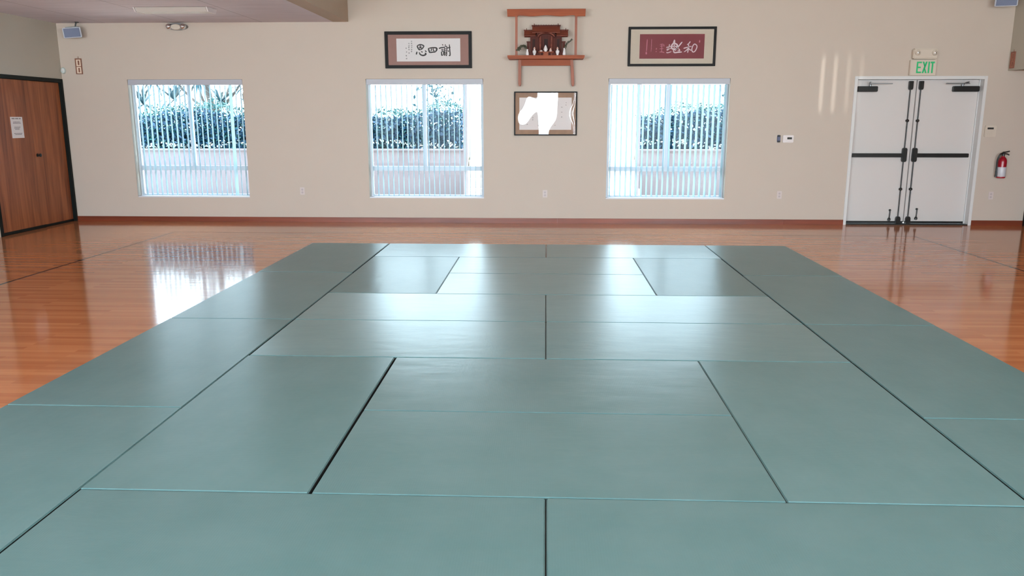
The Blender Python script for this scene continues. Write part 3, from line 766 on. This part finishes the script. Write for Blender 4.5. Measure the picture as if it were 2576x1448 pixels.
for x0, x1, yy in ((-0.052, 0.012, 2.329), (-0.225, -0.180, 2.344), (0.140, 0.185, 2.344)):
    bm = B(); bm_box(bm, x0, x1, yy-0.004, yy, ZB+0.075, 2.77); dr = obj('shrine_door', bm, 'lattice', sr)
    bm = B()
    for k in range(4):
        xx = x0+(x1-x0)*(k+.5)/4; bm_box(bm, xx-0.0015, xx+0.0015, yy-0.007, yy-0.004, ZB+0.08, 2.765)
    bm_ring(bm, x0-0.006, x1+0.006, ZB+0.07, 2.775, 0.008, yy-0.008, yy-0.003); obj('door_lattice', bm, 'shrine_dark', dr)
for s in (-1, 1):
    xm = -0.02+s*0.262
    bm = B(); bm_prism(bm, [(xm-0.02, ZB+0.06), (xm+0.02, ZB+0.06), (xm+0.02+s*0.002, ZB+0.195), (xm-0.02+s*0.002, ZB+0.195)], 'y', 2.30, 2.32)
    bm_box(bm, xm-0.028, xm+0.028, 2.295, 2.325, ZB+0.195, ZB+0.210); obj('wing_fence', bm, 'shrine_dark', sr)

# offerings on the shelf
OG = 'white porcelain offering vessels on the shrine shelf'
def lathe_thing(name, label, cat, loc, parts, group=OG):
    t = thing(name, label, cat, loc, group)
    for pn, prof, m in parts:
        bm = B(); bm_lathe(bm, loc, prof, 20); obj(pn, bm, m, t, smooth=True)
    return t
for x, lab in ((-0.295, 'white porcelain vase with drooping leaves, left end of shrine shelf'), (0.250, 'white porcelain vase with one raised sprig, right end of shrine shelf')):
    h = 0.105 if x > 0 else 0.090
    v = lathe_thing('offering_vase', lab, 'vase', (x, 2.215, ZB), [('vase_body', [(0.017, 0), (0.025, 0.012), (0.023, 0.035), (0.014, h*0.75), (0.013, h*0.95), (0.016, h), (0.011, h), (0.010, h*.9)], 'porcelain')])
    bm = B(); rr = random.Random(3)
    def leaf(bm, p, d, l, w):
        d = Vector(d).normalized(); p = Vector(p); sd = d.cross(Vector((0.2, 1, 0.1))).normalized(); up = sd.cross(d).normalized()
        ring = [p, p+d*l*.35+sd*w*.5, p+d*l*.7+sd*w*.4, p+d*l, p+d*l*.7-sd*w*.4, p+d*l*.35-sd*w*.5]
        A = [bm.verts.new(q+up*.0006) for q in ring]; C = [bm.verts.new(q-up*.0006) for q in ring]
        bm.faces.new(A); bm.faces.new(C[::-1])
        for i in range(6): bm.faces.new([A[i], C[i], C[(i+1) % 6], A[(i+1) % 6]])
    top = Vector((x, 2.215, ZB+h))
    if x < 0:
        pth = [top-Vector((0, 0, .02)), top+Vector((-.02, -.01, .045)), top+Vector((-.06, -.02, .062)), top+Vector((-.105, -.025, .040)), top+Vector((-.135, -.03, .0))]
        bm_tube(bm, pth, 0.0025, 6); sp_ = smooth_path(pth, 6)
        for i, q in enumerate(sp_[5:]):
            for k in range(3): leaf(bm, q, (rr.uniform(-.7, .4), rr.uniform(-.5, .5), rr.uniform(-1.1, -.1)), rr.uniform(.03, .052), .016)
    else:
        pth = [top-Vector((0, 0, .02)), top+Vector((.008, 0, .03)), top+Vector((.045, 0, .075)), top+Vector((.10, 0, .115))]
        bm_tube(bm, pth, 0.003, 6); sp_ = smooth_path(pth, 6)
        for i, q in enumerate(sp_[3:]):
            f_ = i/len(sp_)
            for k in range(3 if f_ < .4 else 2): leaf(bm, q, (rr.uniform(.1, 1), rr.uniform(-.5, .5), rr.uniform(-.35, .8) if f_ > .3 else rr.uniform(-.6, .4)), rr.uniform(.022, .04), .013)
    obj('leafy_sprig', bm, 'leafdark', v)
for x, lab in ((-0.190, 'lidded white sake jar left of the offering tray'), (0.150, 'lidded white sake jar right of the offering tray')):
    lathe_thing('sake_jar', lab, 'jar', (x, 2.205, ZB), [('jar_body', [(0.017, 0), (0.015, 0.012), (0.024, 0.035), (0.029, 0.052), (0.025, 0.068), (0.012, 0.078), (0.012, 0.088)], 'porcelain'),
                ('jar_lid', [(0.013, 0.088), (0.016, 0.091), (0.014, 0.104), (0.007, 0.116), (0.002, 0.122)], 'salt')])
tr = thing('offering_tray', 'small wooden offering stand in the middle of the shrine shelf', 'tray', (-0.022, 2.19, ZB))
bm = B(); bm_box(bm, -0.132, 0.092, 2.155, 2.225, ZB+0.040, ZB+0.050); bm_ring(bm, -0.134, 0.094, ZB+0.048, ZB+0.056, (0.004, 0.004, 0.004, 0.0), 2.150, 2.156)
obj('tray_top', bm, 'shelfwood', tr)
box('tray_stand', 'shelfwood', tr, -0.060, 0.016, 2.165, 2.215, ZB, ZB+0.040, bevel=0.003)
ZT = ZB+0.050
lathe_thing('water_vessel', 'pointed white water vessel at the centre of the offering tray', 'vessel', (-0.026, 2.19, ZT), [('vessel_body', [(0.020, 0), (0.019, 0.008), (0.031, 0.028), (0.031, 0.040), (0.024, 0.052)], 'porcelain'), ('vessel_lid', [(0.026, 0.052), (0.022, 0.062), (0.013, 0.082), (0.004, 0.096), (0.001, 0.099)], 'porcelain')])
lathe_thing('offering_dish', 'shallow dish of pinkish offering, left on the tray', 'dish', (-0.092, 2.19, ZT), [('dish_bowl', [(0.012, 0), (0.014, 0.004), (0.024, 0.014), (0.024, 0.016)], 'porcelain'), ('offering_heap', [(0.022, 0.016), (0.016, 0.023), (0.006, 0.027), (0.001, 0.028)], 'salt')])
lathe_thing('offering_dish', 'dish heaped with a white cone of salt, right on the tray', 'dish', (0.048, 2.19, ZT), [('dish_bowl', [(0.012, 0), (0.014, 0.004), (0.024, 0.013), (0.024, 0.015)], 'porcelain'), ('offering_heap', [(0.023, 0.015), (0.017, 0.030), (0.008, 0.048), (0.002, 0.055)], 'salt')])

# ------------------------------------------------------------------ exit sign, wall fittings
ex = thing('exit_sign', 'green-lettered EXIT sign with emergency lamps above the white doors', 'sign', (5.57, YW, 2.236))
box('lamp_box', 'plastic', ex, 5.392, 5.742, YW-0.085, YW-0.001, 2.468, 2.617, bevel=0.014, seg=3)
for x in (5.446, 5.690):
    bm = B(); bm_lathe(bm, (x, YW-0.085, 2.555), [(0.036, 0.004), (0.038, -0.014), (0.030, -0.026), (0.012, -0.032)], 20, 'y'); lh = obj('emergency_lamp', bm, 'plastic', ex, smooth=True)
    bm = B(); bm_lathe(bm, (x, YW-0.117, 2.555), [(0.016, 0.002), (0.014, -0.006), (0.004, -0.009)], 16, 'y'); obj('lamp_lens', bm, 'chrome', lh, smooth=True)
box('sign_panel', 'plastic', ex, 5.372, 5.752, YW-0.055, YW-0.001, 2.236, 2.458, bevel=0.006)
bm = B(); yf = YW-0.057; z0, z1 = 2.268, 2.432
def lb(x0, x1, a, b): bm_box(bm, x0, x1, yf, YW-0.0548, a, b)
def quad(p): bm_prism(bm, p, 'y', yf, YW-0.0548)
lb(5.462, 5.484, z0, z1)
for zz in (z0, 2.339, z1-0.022): lb(5.484, 5.534 if zz != 2.339 else 5.524, zz, zz+0.022)
quad([(5.544, z0), (5.569, z0), (5.617, z1), (5.592, z1)])
quad([(5.592, z0), (5.617, z0), (5.5855, 2.344), (5.577, 2.330)]); quad([(5.544, z1), (5.569, z1), (5.5845, 2.372), (5.5755, 2.357)])
lb(5.630, 5.652, z0, z1)
lb(5.662, 5.722, z1-0.024, z1); lb(5.681, 5.703, z0, z1-0.024)
obj('exit_lettering', bm, 'exitgreen', ex)

th = thing('thermostat', 'white wall thermostat with a dark display beside a dark clip', 'thermostat', (3.67, YW, 1.25))
box('case', 'whiteplastic', th, 3.590, 3.752, YW-0.026, YW-0.001, 1.252, 1.362, bevel=0.006)
box('display', 'lcd', th, 3.655, 3.725, YW-0.028, YW-0.026, 1.300, 1.332)
wc = thing('wall_clip', 'dark blue-grey clip left of the white thermostat', 'clip', (3.530, YW, 1.25))
box('clip_body', simple('blue_grey_plastic', (78, 84, 116), 0.4), wc, 3.508, 3.556, YW-0.022, YW-0.001, 1.255, 1.365, bevel=0.006)
for z0, z1 in ((1.338, 1.362), (1.257, 1.280)): box('clip_jaw', 'lcd', wc, 3.512, 3.552, YW-0.030, YW-0.022, z0, z1, bevel=0.004)

kp = thing('alarm_keypad', 'beige wall keypad with a black display right of the white doors', 'keypad', (6.662, YW, 1.34))
box('case', 'plastic', kp, 6.580, 6.745, YW-0.03, YW-0.001, 1.340, 1.506, bevel=0.008)
box('display', 'lcd', kp, 6.610, 6.700, YW-0.032, YW-0.03, 1.452, 1.478)
bm = B()
for i in range(3):
    for j in range(3): bm_box(bm, 6.615+i*0.033, 6.637+i*0.033, YW-0.033, YW-0.03, 1.362+j*0.026, 1.378+j*0.026)
obj('keys', bm, 'plastic', kp, bevel=0.002)

OL = ['white wall outlet between the first two windows', 'white wall outlet below the certificate', 'white wall outlet between the last window and white doors', 'white wall outlet below the fire extinguisher']
def make_outlet(x, z, label):
    t = thing('wall_outlet', label, 'outlet', (x, YW, z), 'white wall outlets low on the back wall')
    box('cover_plate', 'outlet_plate', t, x-0.036, x+0.036, YW-0.007, YW-0.0005, z-0.058, z+0.058, bevel=0.003)
    for dz in (-0.022, 0.022):
        bm = B(); bm_lathe(bm, (x, YW-0.007, z+dz), [(0.016, 0), (0.016, -0.0015), (0.014, -0.002)], 18, 'y'); s = obj('socket', bm, 'outlet_slot', t)
        bm = B(); bm_box(bm, x-0.008, x-0.005, YW-0.0095, YW-0.0088, z+dz-0.005, z+dz+0.005); bm_box(bm, x+0.005, x+0.008, YW-0.0095, YW-0.0088, z+dz-0.004, z+dz+0.004); obj('slots', bm, 'outlet_slot', s)
    return t
def clone(o, loc, label):
    c = o.copy(); COL.objects.link(c); c.location = loc; c['label'] = label
    for ch in list(o.children):
        d = ch.copy(); COL.objects.link(d); d.parent = c
        for g in list(ch.children):
            e = g.copy(); COL.objects.link(e); e.parent = d
    return c
o0 = make_outlet(-3.85, 0.490, OL[0])
for (x, z), lb_ in zip(((-0.016, 0.461), (3.600, 0.456), (6.792, 0.458)), OL[1:]): clone(o0, (x, YW, z), lb_)

# fire extinguisher
fe = thing('fire_extinguisher', 'red fire extinguisher with a silver label hung right of the white doors', 'extinguisher', (6.865, 2.385, 0.728))
fx, fy, fz = 6.865, 2.385, 0.728
bm = B(); bm_lathe(bm, (fx, fy, fz), [(0.050, 0), (0.058, 0.006), (0.060, 0.02), (0.060, 0.245), (0.056, 0.275), (0.040, 0.305), (0.022, 0.318), (0.020, 0.330)], 28); obj('cylinder', bm, 'red', fe, smooth=True)
bm = B(); bm_lathe(bm, (fx, fy, fz), [(0.0603, 0.024), (0.0609, 0.026), (0.0609, 0.165), (0.0603, 0.167)], 28); obj('label_band', bm, 'silverlabel', fe, smooth=True)
bm = B(); bm_cyl(bm, (fx, fy, fz+0.325), (fx, fy, fz+0.365), 0.020); bm_box(bm, fx-0.018, fx+0.02, fy-0.014, fy+0.014, fz+0.355, fz+0.385); vh = obj('valve', bm, 'black', fe, bevel=0.003)
bm = B(); bm_tube(bm, [(fx-0.01, fy, fz+0.385), (fx+0.03, fy, fz+0.388), (fx+0.085, fy, fz+0.402)], 0.009); bm_tube(bm, [(fx+0.01, fy, fz+0.362), (fx+0.05, fy, fz+0.362), (fx+0.085, fy, fz+0.345)], 0.009); obj('squeeze_handle', bm, 'black', vh, smooth=True)
bm = B(); bm_tube(bm, [(fx-0.01, fy-0.01, fz+0.37), (fx-0.055, fy-0.02, fz+0.355), (fx-0.082, fy-0.01, fz+0.28), (fx-0.078, fy, fz+0.16), (fx-0.074, fy, fz+0.05)], 0.012); bm_cyl(bm, (fx-0.074, fy, fz+0.02), (fx-0.074, fy, fz+0.09), 0.016, 0.013); obj('hose', bm, 'black', fe, smooth=True)
bm = B(); bm_box(bm, fx-0.02, fx+0.02, fy+0.055, YW-0.001, fz+0.06, fz+0.30); bm_box(bm, fx-0.085, fx-0.05, fy-0.004, fy+0.02, fz+0.085, fz+0.10); obj('wall_bracket', bm, 'steel', fe)

# oval emergency light
el = thing('emergency_light', 'oval emergency light with two chrome lamps, high on the back wall', 'light', (-5.64, YW, 2.925))
bm = B()
def oval(bm, cx, cz, a, b, y0, y1, n=32, taper=0.85):
    A = [bm.verts.new((cx+a*math.cos(2*PI*i/n), y0, cz+b*math.sin(2*PI*i/n))) for i in range(n)]; Bv = [bm.verts.new((cx+a*taper*math.cos(2*PI*i/n), y1, cz+b*taper*math.sin(2*PI*i/n))) for i in range(n)]
    bm.faces.new(A); bm.faces.new(Bv[::-1])
    for i in range(n): bm.faces.new([A[i], A[(i+1) % n], Bv[(i+1) % n], Bv[i]])
oval(bm, -5.64, 2.980, 0.165, 0.054, YW-0.001, YW-0.05, taper=0.92); obj('housing', bm, 'steel', el, smooth=True)
bm = B(); oval(bm, -5.645, 2.972, 0.088, 0.044, YW-0.05, YW-0.075, taper=0.85); obj('centre_cover', bm, 'plastic', el, smooth=True)
for x in (-5.752, -5.535):
    bm = B(); bm_lathe(bm, (x, YW-0.05, 2.976), [(0.042, 0.0), (0.044, -0.02), (0.034, -0.045), (0.016, -0.055)], 20, 'y'); l_ = obj('lamp_head', bm, 'chrome', el, smooth=True)
    bm = B(); bm_lathe(bm, (x+0.004, YW-0.105, 2.972), [(0.015, 0.003), (0.012, -0.006), (0.003, -0.009)], 14, 'y'); obj('bulb', bm, 'whiteplastic', l_, smooth=True)

# loudspeakers on brackets
def speaker(c, w, h, d, yaw, pitch, label, bracket_to, roll=0.0):
    t = thing('wall_speaker', label, 'speaker', (c[0], c[1], c[2]), 'small wall loudspeakers')
    R = Matrix.Rotation(roll, 4, 'Y') @ Matrix.Rotation(yaw, 4, 'Z') @ Matrix.Rotation(pitch, 4, 'X')
    def part(nm, bm, m, par, bev=0.0):
        fin(bm, False, bev); bm.transform(R)
        me = bpy.data.meshes.new(nm); bm.to_mesh(me); bm.free(); me.materials.append(M[m]); o = bpy.data.objects.new(nm, me); COL.objects.link(o); o.parent = par; return o
    bm = B(); bm_prism(bm, [(-w/2, -d/2), (w/2, -d/2), (w*0.36, d/2), (-w*0.36, d/2)], 'z', -h/2, h/2); cab = part('cabinet', bm, 'greyplastic', t, 0.008)
    bm = B(); bm_box(bm, -w/2+0.018, w/2-0.018, -d/2-0.006, -d/2, -h/2+0.012, h/2-0.012); part('grille', bm, 'grille', cab, 0.003)
    bm = B(); bm_box(bm, -w*0.34, w*0.38, -d*0.42, d*0.3, h/2-0.001, h/2+0.012); part('top_shade_plate', bm, 'black', t, 0.003)  # black plate puts the shade on the cabinet top into colour
    bm = B(); p0 = Vector((0, 0, 0)); q = Vector(bracket_to)-Vector(c); bm_tube(bm, [R @ Vector((w*0.2, 0, h/2+0.005)), (R @ Vector((w*0.2, 0, h/2+0.03))).lerp(q, 0.4), q], 0.010); bm_lathe(bm, q, [(0.030, -0.001), (0.030, -0.008), (0.015, -0.014)], 16, 'z')
    obj2 = bpy.data.meshes.new('bracket_arm'); fin(bm, True); bm.to_mesh(obj2); bm.free(); obj2.materials.append(M['black']); o = bpy.data.objects.new('bracket_arm', obj2); COL.objects.link(o); o.parent = t
    return t
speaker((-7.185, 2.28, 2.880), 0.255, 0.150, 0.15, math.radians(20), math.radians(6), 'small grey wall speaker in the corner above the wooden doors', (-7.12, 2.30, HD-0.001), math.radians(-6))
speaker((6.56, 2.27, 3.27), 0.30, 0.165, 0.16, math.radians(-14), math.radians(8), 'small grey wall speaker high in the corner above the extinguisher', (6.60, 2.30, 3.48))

# little hanging wooden plaques
def plaque(label, c, w, h, axis):
    """axis 'y': on the back wall, facing -y; axis 'x': on the header, facing -x"""
    t = thing('hanging_plaque', label, 'plaque', c, 'little wooden wall plaques')
    def bx(nm, m, par, a0, a1, d0, d1, z0, z1):
        bm = B()
        if axis == 'y': bm_box(bm, c[0]+a0, c[0]+a1, c[1]-d1, c[1]-d0, c[2]+z0, c[2]+z1)
        else: bm_box(bm, c[0]-d1, c[0]-d0, c[1]+a0, c[1]+a1, c[2]+z0, c[2]+z1)
        return obj(nm, bm, m, par)
    wood = 'plaque_wood'; f = 0.012
    bm_parts = [(-w/2, -w/2+f, 0, h), (w/2-f, w/2, 0, h), (-w/2+f, w/2-f, 0, f), (-w/2+f, w/2-f, h-f*1.4, h), (-w/2+f, w/2-f, h*.47, h*.47+f*.8)]
    bm = B()
    for a0, a1, z0, z1 in bm_parts:
        if axis == 'y': bm_box(bm, c[0]+a0, c[0]+a1, c[1]-0.016, c[1]-0.001, c[2]+z0, c[2]+z1)
        else: bm_box(bm, c[0]-0.016, c[0]-0.001, c[1]+a0, c[1]+a1, c[2]+z0, c[2]+z1)
    obj('plaque_frame', bm, wood, t)
    bx('plaque_panel', 'plaque_face', t, -w/2+f, w/2-f, 0.001, 0.007, f, h-f)
    bx('character_strip', wood, t, -0.012, 0.012, 0.007, 0.010, h*.12, h*.40); bx('character_strip', wood, t, -0.012, 0.012, 0.007, 0.010, h*.58, h*.86)
    bx('hanging_loop', wood, t, -0.003, 0.003, 0.001, 0.006, h, h+0.03)
M['plaque_wood'] = simple('plaque_wood', (132, 88, 70), 0.5); M['plaque_face'] = simple('plaque_face', (226, 204, 184), 0.6)
plaque('small wooden hanging plaque on the back wall near the wooden doors', (-7.247, YW, 2.283), 0.100, 0.236, 'y')
M['plaque_wood'] = simple('plaque_red_wood', (140, 84, 66), 0.5); M['plaque_face'] = simple('plaque_red_face', (178, 122, 100), 0.6)
plaque('small reddish plaque on the right-hand header above the extinguisher', (XH, 2.355, 2.330), 0.105, 0.236, 'x')

# white corner sensor
ms = thing('motion_sensor', 'small white sensor in the corner above the wooden doors', 'sensor', (-7.50, YW, 2.335))
bm = B(); bm_lathe(bm, (-7.50, YW-0.001, 2.337), [(0.036, 0), (0.037, -0.012), (0.030, -0.03), (0.012, -0.038)], 20, 'y')
for v in bm.verts: v.co.z = 2.337+(v.co.z-2.337)*1.35
obj('sensor_body', bm, simple('sensor_plastic', (196, 208, 206), 0.4), ms, smooth=True)
bm = B(); bm_lathe(bm, (-7.50, YW-0.036, 2.345), [(0.014, 0), (0.012, -0.006), (0.004, -0.009)], 16, 'y'); obj('sensor_lens', bm, 'whiteplastic', ms, smooth=True)

# fluorescent fixture under the lower ceiling
fl = thing('fluorescent_fixture', 'unlit white fluorescent fixture on the lower ceiling', 'light', (-4.95, 0.80, HD))
bm = B(); bm_prism(bm, [(0.77, 2.985), (1.00, 2.985), (1.05, HD-0.001), (0.72, HD-0.001)], 'x', -5.43, -4.47); obj('wraparound_lens', bm, 'lens', fl, bevel=0.01)
for x0, x1 in ((-5.445, -5.43), (-4.47, -4.455)):
    bm = B(); bm_prism(bm, [(0.765, 2.982), (1.005, 2.982), (1.055, HD-0.001), (0.715, HD-0.001)], 'x', x0, x1); obj('end_cap', bm, 'whiteplastic', fl)

# ------------------------------------------------------------------ outside
bm = B(); bm_box(bm, -40, 40, YW+WT+0.001, 60, -0.25, -0.06); struct('ground', bm, 'ground', 'pale paving outside the windows')
bm = B(); bm_box(bm, -40, 40, -60, YR-0.201, -0.25, -0.06); struct('ground_rear', bm, 'ground')
bm = B(); bm_box(bm, -9, 9, YW+WT+0.001, YW+WT+0.85, 2.62, 2.75); tag(obj('sun_blocking_eave', bm, 'white'), None, None, None, 'structure')  # unseen overhang added to keep direct sun out of the windows
bm = B(); bm_box(bm, -1.7, 1.9, 4.25, 4.35, 2.751, 2.9); tag(obj('pergola_beam', bm, 'alu'), 'white beam across the two posts outside', 'beam')
for nm, x0, x1, lab in (('left', -16, -1.62, 'pinkish concrete retaining wall outside the first two windows'), ('right', 1.86, 14, 'pinkish concrete retaining wall outside the last window')):
    bm = B(); bm_box(bm, x0, x1, 6.5, 6.72, -0.06, 0.97)
    bm_box(bm, x0, x1, 6.46, 6.74, 0.97, 1.0)
    tag(obj('retaining_wall', bm, 'concrete'), lab, 'wall', None, 'structure')
    bm = B(); bm_box(bm, x0, x1, 6.72, 40, -0.06, 0.95); tag(obj('terrace_ground', bm, 'ground'), None, None, None, 'structure')
st = thing('concrete_steps', 'pale concrete steps rising between the two hedges outside', 'steps', (0.12, 6.2, -0.06))
for i in range(6):
    box('step', 'pale_concrete', st, -1.58, 1.82, 5.2+i*0.32, 5.2+(i+1)*0.32 if i < 5 else 9.0, -0.06, 0.10+i*0.17)
bm = B(); bm_box(bm, -1.6, 1.84, 9.02, 40, -0.06, 0.955); struct('ground_terrace', bm, 'pale_concrete')
for x, lab in ((-1.435, 'pale grey porch post outside the middle window'), (1.605, 'pale grey porch post outside the right-hand window')):
    t = thing('porch_post', lab, 'post', (x, 4.3, -0.06))
    box('shaft', 'post_paint', t, x-0.038, x+0.038, 4.262, 4.338, -0.06, 2.75, bevel=0.004)
    box('base_plate', 'post_paint', t, x-0.07, x+0.07, 4.23, 4.37, -0.06, -0.045)

def leaf_cloud(bm, n, samp, size, rr, droop=0.0):
    for _ in range(n):
        p = Vector(samp(rr)); d = Vector((rr.gauss(0, 1), rr.gauss(0, 1), rr.gauss(0, 1)-droop)).normalized(); s = d.orthogonal().normalized(); s.rotate(Matrix.Rotation(rr.uniform(0, 6.28), 3, d))
        l = size*rr.uniform(.7, 1.35); w = l*.55
        q = [p, p+d*l*.5+s*w*.5, p+d*l, p+d*l*.5-s*w*.5]
        bm.faces.new([bm.verts.new(x) for x in q])
def raw(name, bm, m, parent):
    """leafy mesh: no normal recalculation needed for loose leaves"""
    off = Vector(root_of(parent).location); bmesh.ops.translate(bm, verts=bm.verts, vec=-off)
    me = bpy.data.meshes.new(name); bm.to_mesh(me); bm.free(); me.materials.append(M[m]); o = bpy.data.objects.new(name, me); COL.objects.link(o); o.parent = parent; return o
for x0, x1, lab, sd in ((-11.5, -5.45, 'dark clipped hedge outside the window nearest the wooden doors', 1), (-5.05, -1.75, 'dark clipped hedge outside the middle window', 2), (1.95, 6.5, 'dark clipped hedge outside the right-hand window', 3)):
    rr = random.Random(sd); L_ = x1-x0
    h = thing('hedge', lab, 'hedge', ((x0+x1)/2, 7.5, 0.95), 'clipped hedges on the terrace outside')
    def surf(r):
        x = r.uniform(x0, x1); top = 1.74+0.09*math.sin(x*2.3)+0.05*math.sin(x*5.1)
        if r.random() < .6: return (x, 7.05+r.gauss(0, .05), r.uniform(0.97, top))
        return (x, r.uniform(7.0, 7.9), top+abs(r.gauss(0, .07)))
    bm = B(); leaf_cloud(bm, int(2600*L_/2), surf, 0.055, rr); raw('foliage', bm, 'leaf' if sd != 2 else 'leaf', h)
    def low(r):
        x = r.uniform(x0, x1); return (x, r.choice((7.06, 7.06, 7.2, 7.45))+max(-.12, r.gauss(0, .06)), r.uniform(0.97, 1.70+0.08*math.sin(x*2.3)))
    bm = B(); leaf_cloud(bm, int(6000*L_/2), low, 0.078, rr); raw('lower_foliage', bm, 'leaf2', h)
    box('inner_growth', 'leaf2', h, x0+.05, x1-.05, 7.26, 7.76, 0.95, 1.36)
    def blos(r):
        x = r.uniform(x0, x1)
        return (x, 6.97+r.gauss(0, .03), 1.02+abs(r.gauss(0, .05))+0.08*max(0, math.sin(x*1.9+sd)))
    bm = B(); leaf_cloud(bm, int(150*L_/2), blos, 0.055, rr)
    raw('blossoms', bm, 'flower', h)
# long-leaved tree behind the left hedge
tr = thing('long_leaved_tree', 'spreading long-leaved tree behind the hedge outside the leftmost window', 'tree', (-7.9, 9.0, 0.95))
bm = B(); bm_tube(bm, [(-7.9, 9.0, 0.9), (-7.85, 9.0, 1.6), (-8.0, 9.05, 2.4), (-7.9, 9.1, 3.2)], 0.10, 10, 6, 0.05)
for q in ((-9.0, 8.8, 2.9), (-6.9, 8.8, 2.7), (-8.4, 9.3, 3.5), (-7.2, 9.3, 3.3)): bm_tube(bm, [(-7.88, 9.0, 1.7), ((-7.88+q[0])/2, 9.0, 2.15), q], 0.045, 8, 5, 0.015)
obj('trunk', bm, 'bark', tr, smooth=True)
rr = random.Random(5); bm = B()
for (cx, cy, cz) in ((-9.2, 8.9, 2.5), (-8.7, 8.8, 2.05), (-8.1, 8.8, 2.5), (-7.6, 8.8, 2.0), (-7.0, 8.8, 2.35), (-9.5, 8.9, 1.95), (-8.4, 9.0, 2.95), (-6.9, 8.9, 1.9), (-10.0, 9.0, 2.4), (-7.5, 9, 2.8)):
    for k in range(46):
        a = rr.uniform(0, 2*PI); e = rr.uniform(-0.5, 1.1); l = rr.uniform(.35, .75)
        d = Vector((math.cos(a)*math.cos(e), math.sin(a)*math.cos(e), math.sin(e)))
        pth = [Vector((cx, cy, cz)), Vector((cx, cy, cz))+d*l*.6, Vector((cx, cy, cz))+d*l-Vector((0, 0, .18*l))]
        s = d.cross(Vector((0, 0, 1))).normalized()*0.028
        A = [bm.verts.new(q+s*f) for q, f in zip(pth, (.5, 1, .1))]; C = [bm.verts.new(q-s*f) for q, f in zip(pth, (.5, 1, .1))]
        for i in range(2): bm.faces.new([A[i], A[i+1], C[i+1], C[i]])
raw('foliage', bm, 'leaf3', tr)
# wispy shrub tops above the middle and right hedges
for x, y, n, lab in ((-2.5, 8.6, 60, 'thin leafy sapling above the hedge outside the middle window'), (4.3, 8.6, 80, 'thin leafy sapling above the hedge outside the right-hand window')):
    t = thing('sapling', lab, 'sapling', (x, y, 0.95)); rr = random.Random(int(x*10))
    bm = B(); bm_tube(bm, [(x, y, .93), (x+.03, y, 1.6), (x-.05, y, 2.3)], 0.018, 8, 5, 0.006); obj('stem', bm, 'bark', t)
    bm = B(); leaf_cloud(bm, n*3, lambda r: (x+r.gauss(0, .22), y+r.gauss(0, .15), r.uniform(1.6, 2.4)), 0.10, rr); raw('foliage', bm, 'leaf3', t)

# rear glazing: frames and panes
for i, (a, b) in enumerate(REAR):
    w = thing('window_%d' % (4+i), None, None, ((a+b)/2, YR, RZ0), kind='structure')
    bm = B(); bm_ring(bm, a, b, RZ0, RZ1, 0.05, YR-0.12, YR-0.06); obj('window_frame', bm, 'alu', w)
    bm = B(); bm_box(bm, a+0.05, b-0.05, YR-0.092, YR-0.088, RZ0+0.05, RZ1-0.05); obj('window_pane', bm, 'glass', w)

wr = [o for o in bpy.data.objects if o.name == 'window_8'][0]
a, b = REAR[4]
vr = vane_bm(RZ1-RZ0-0.2); 
for f in vr.faces: f.smooth = True
vrm = bpy.data.meshes.new('vane'); vr.to_mesh(vrm); vr.free(); vrm.materials.append(M['white'])
for i in range(11):  # unseen vanes added to cut the spot's light into bars
    o = bpy.data.objects.new('vane', vrm); COL.objects.link(o); o.parent = wr
    o.location = (a+0.055+i*0.089-(a+b)/2, 0.06, 0.08); o.rotation_euler = (0, 0, math.radians(random.uniform(44, 70)))
gd = bpy.data.lights.new('added_glint_spot', 'SPOT'); gl = bpy.data.objects.new('added_glint_spot', gd); COL.objects.link(gl)  # spot added outside as reflected sun, for the bars on the back wall
gl.location = (-2.0, -26.0, 0.6); gd.energy = 34000; gd.spot_size = math.radians(4.6); gd.spot_blend = 0.6; gd.shadow_soft_size = 0.03; gd.color = (1, 0.97, 0.93)
_d = Vector((4.45, YW, 2.12))-Vector(gl.location)
gl.rotation_euler = _d.to_track_quat('-Z', 'Y').to_euler(); gl.scale = (1, 0.42, 1)
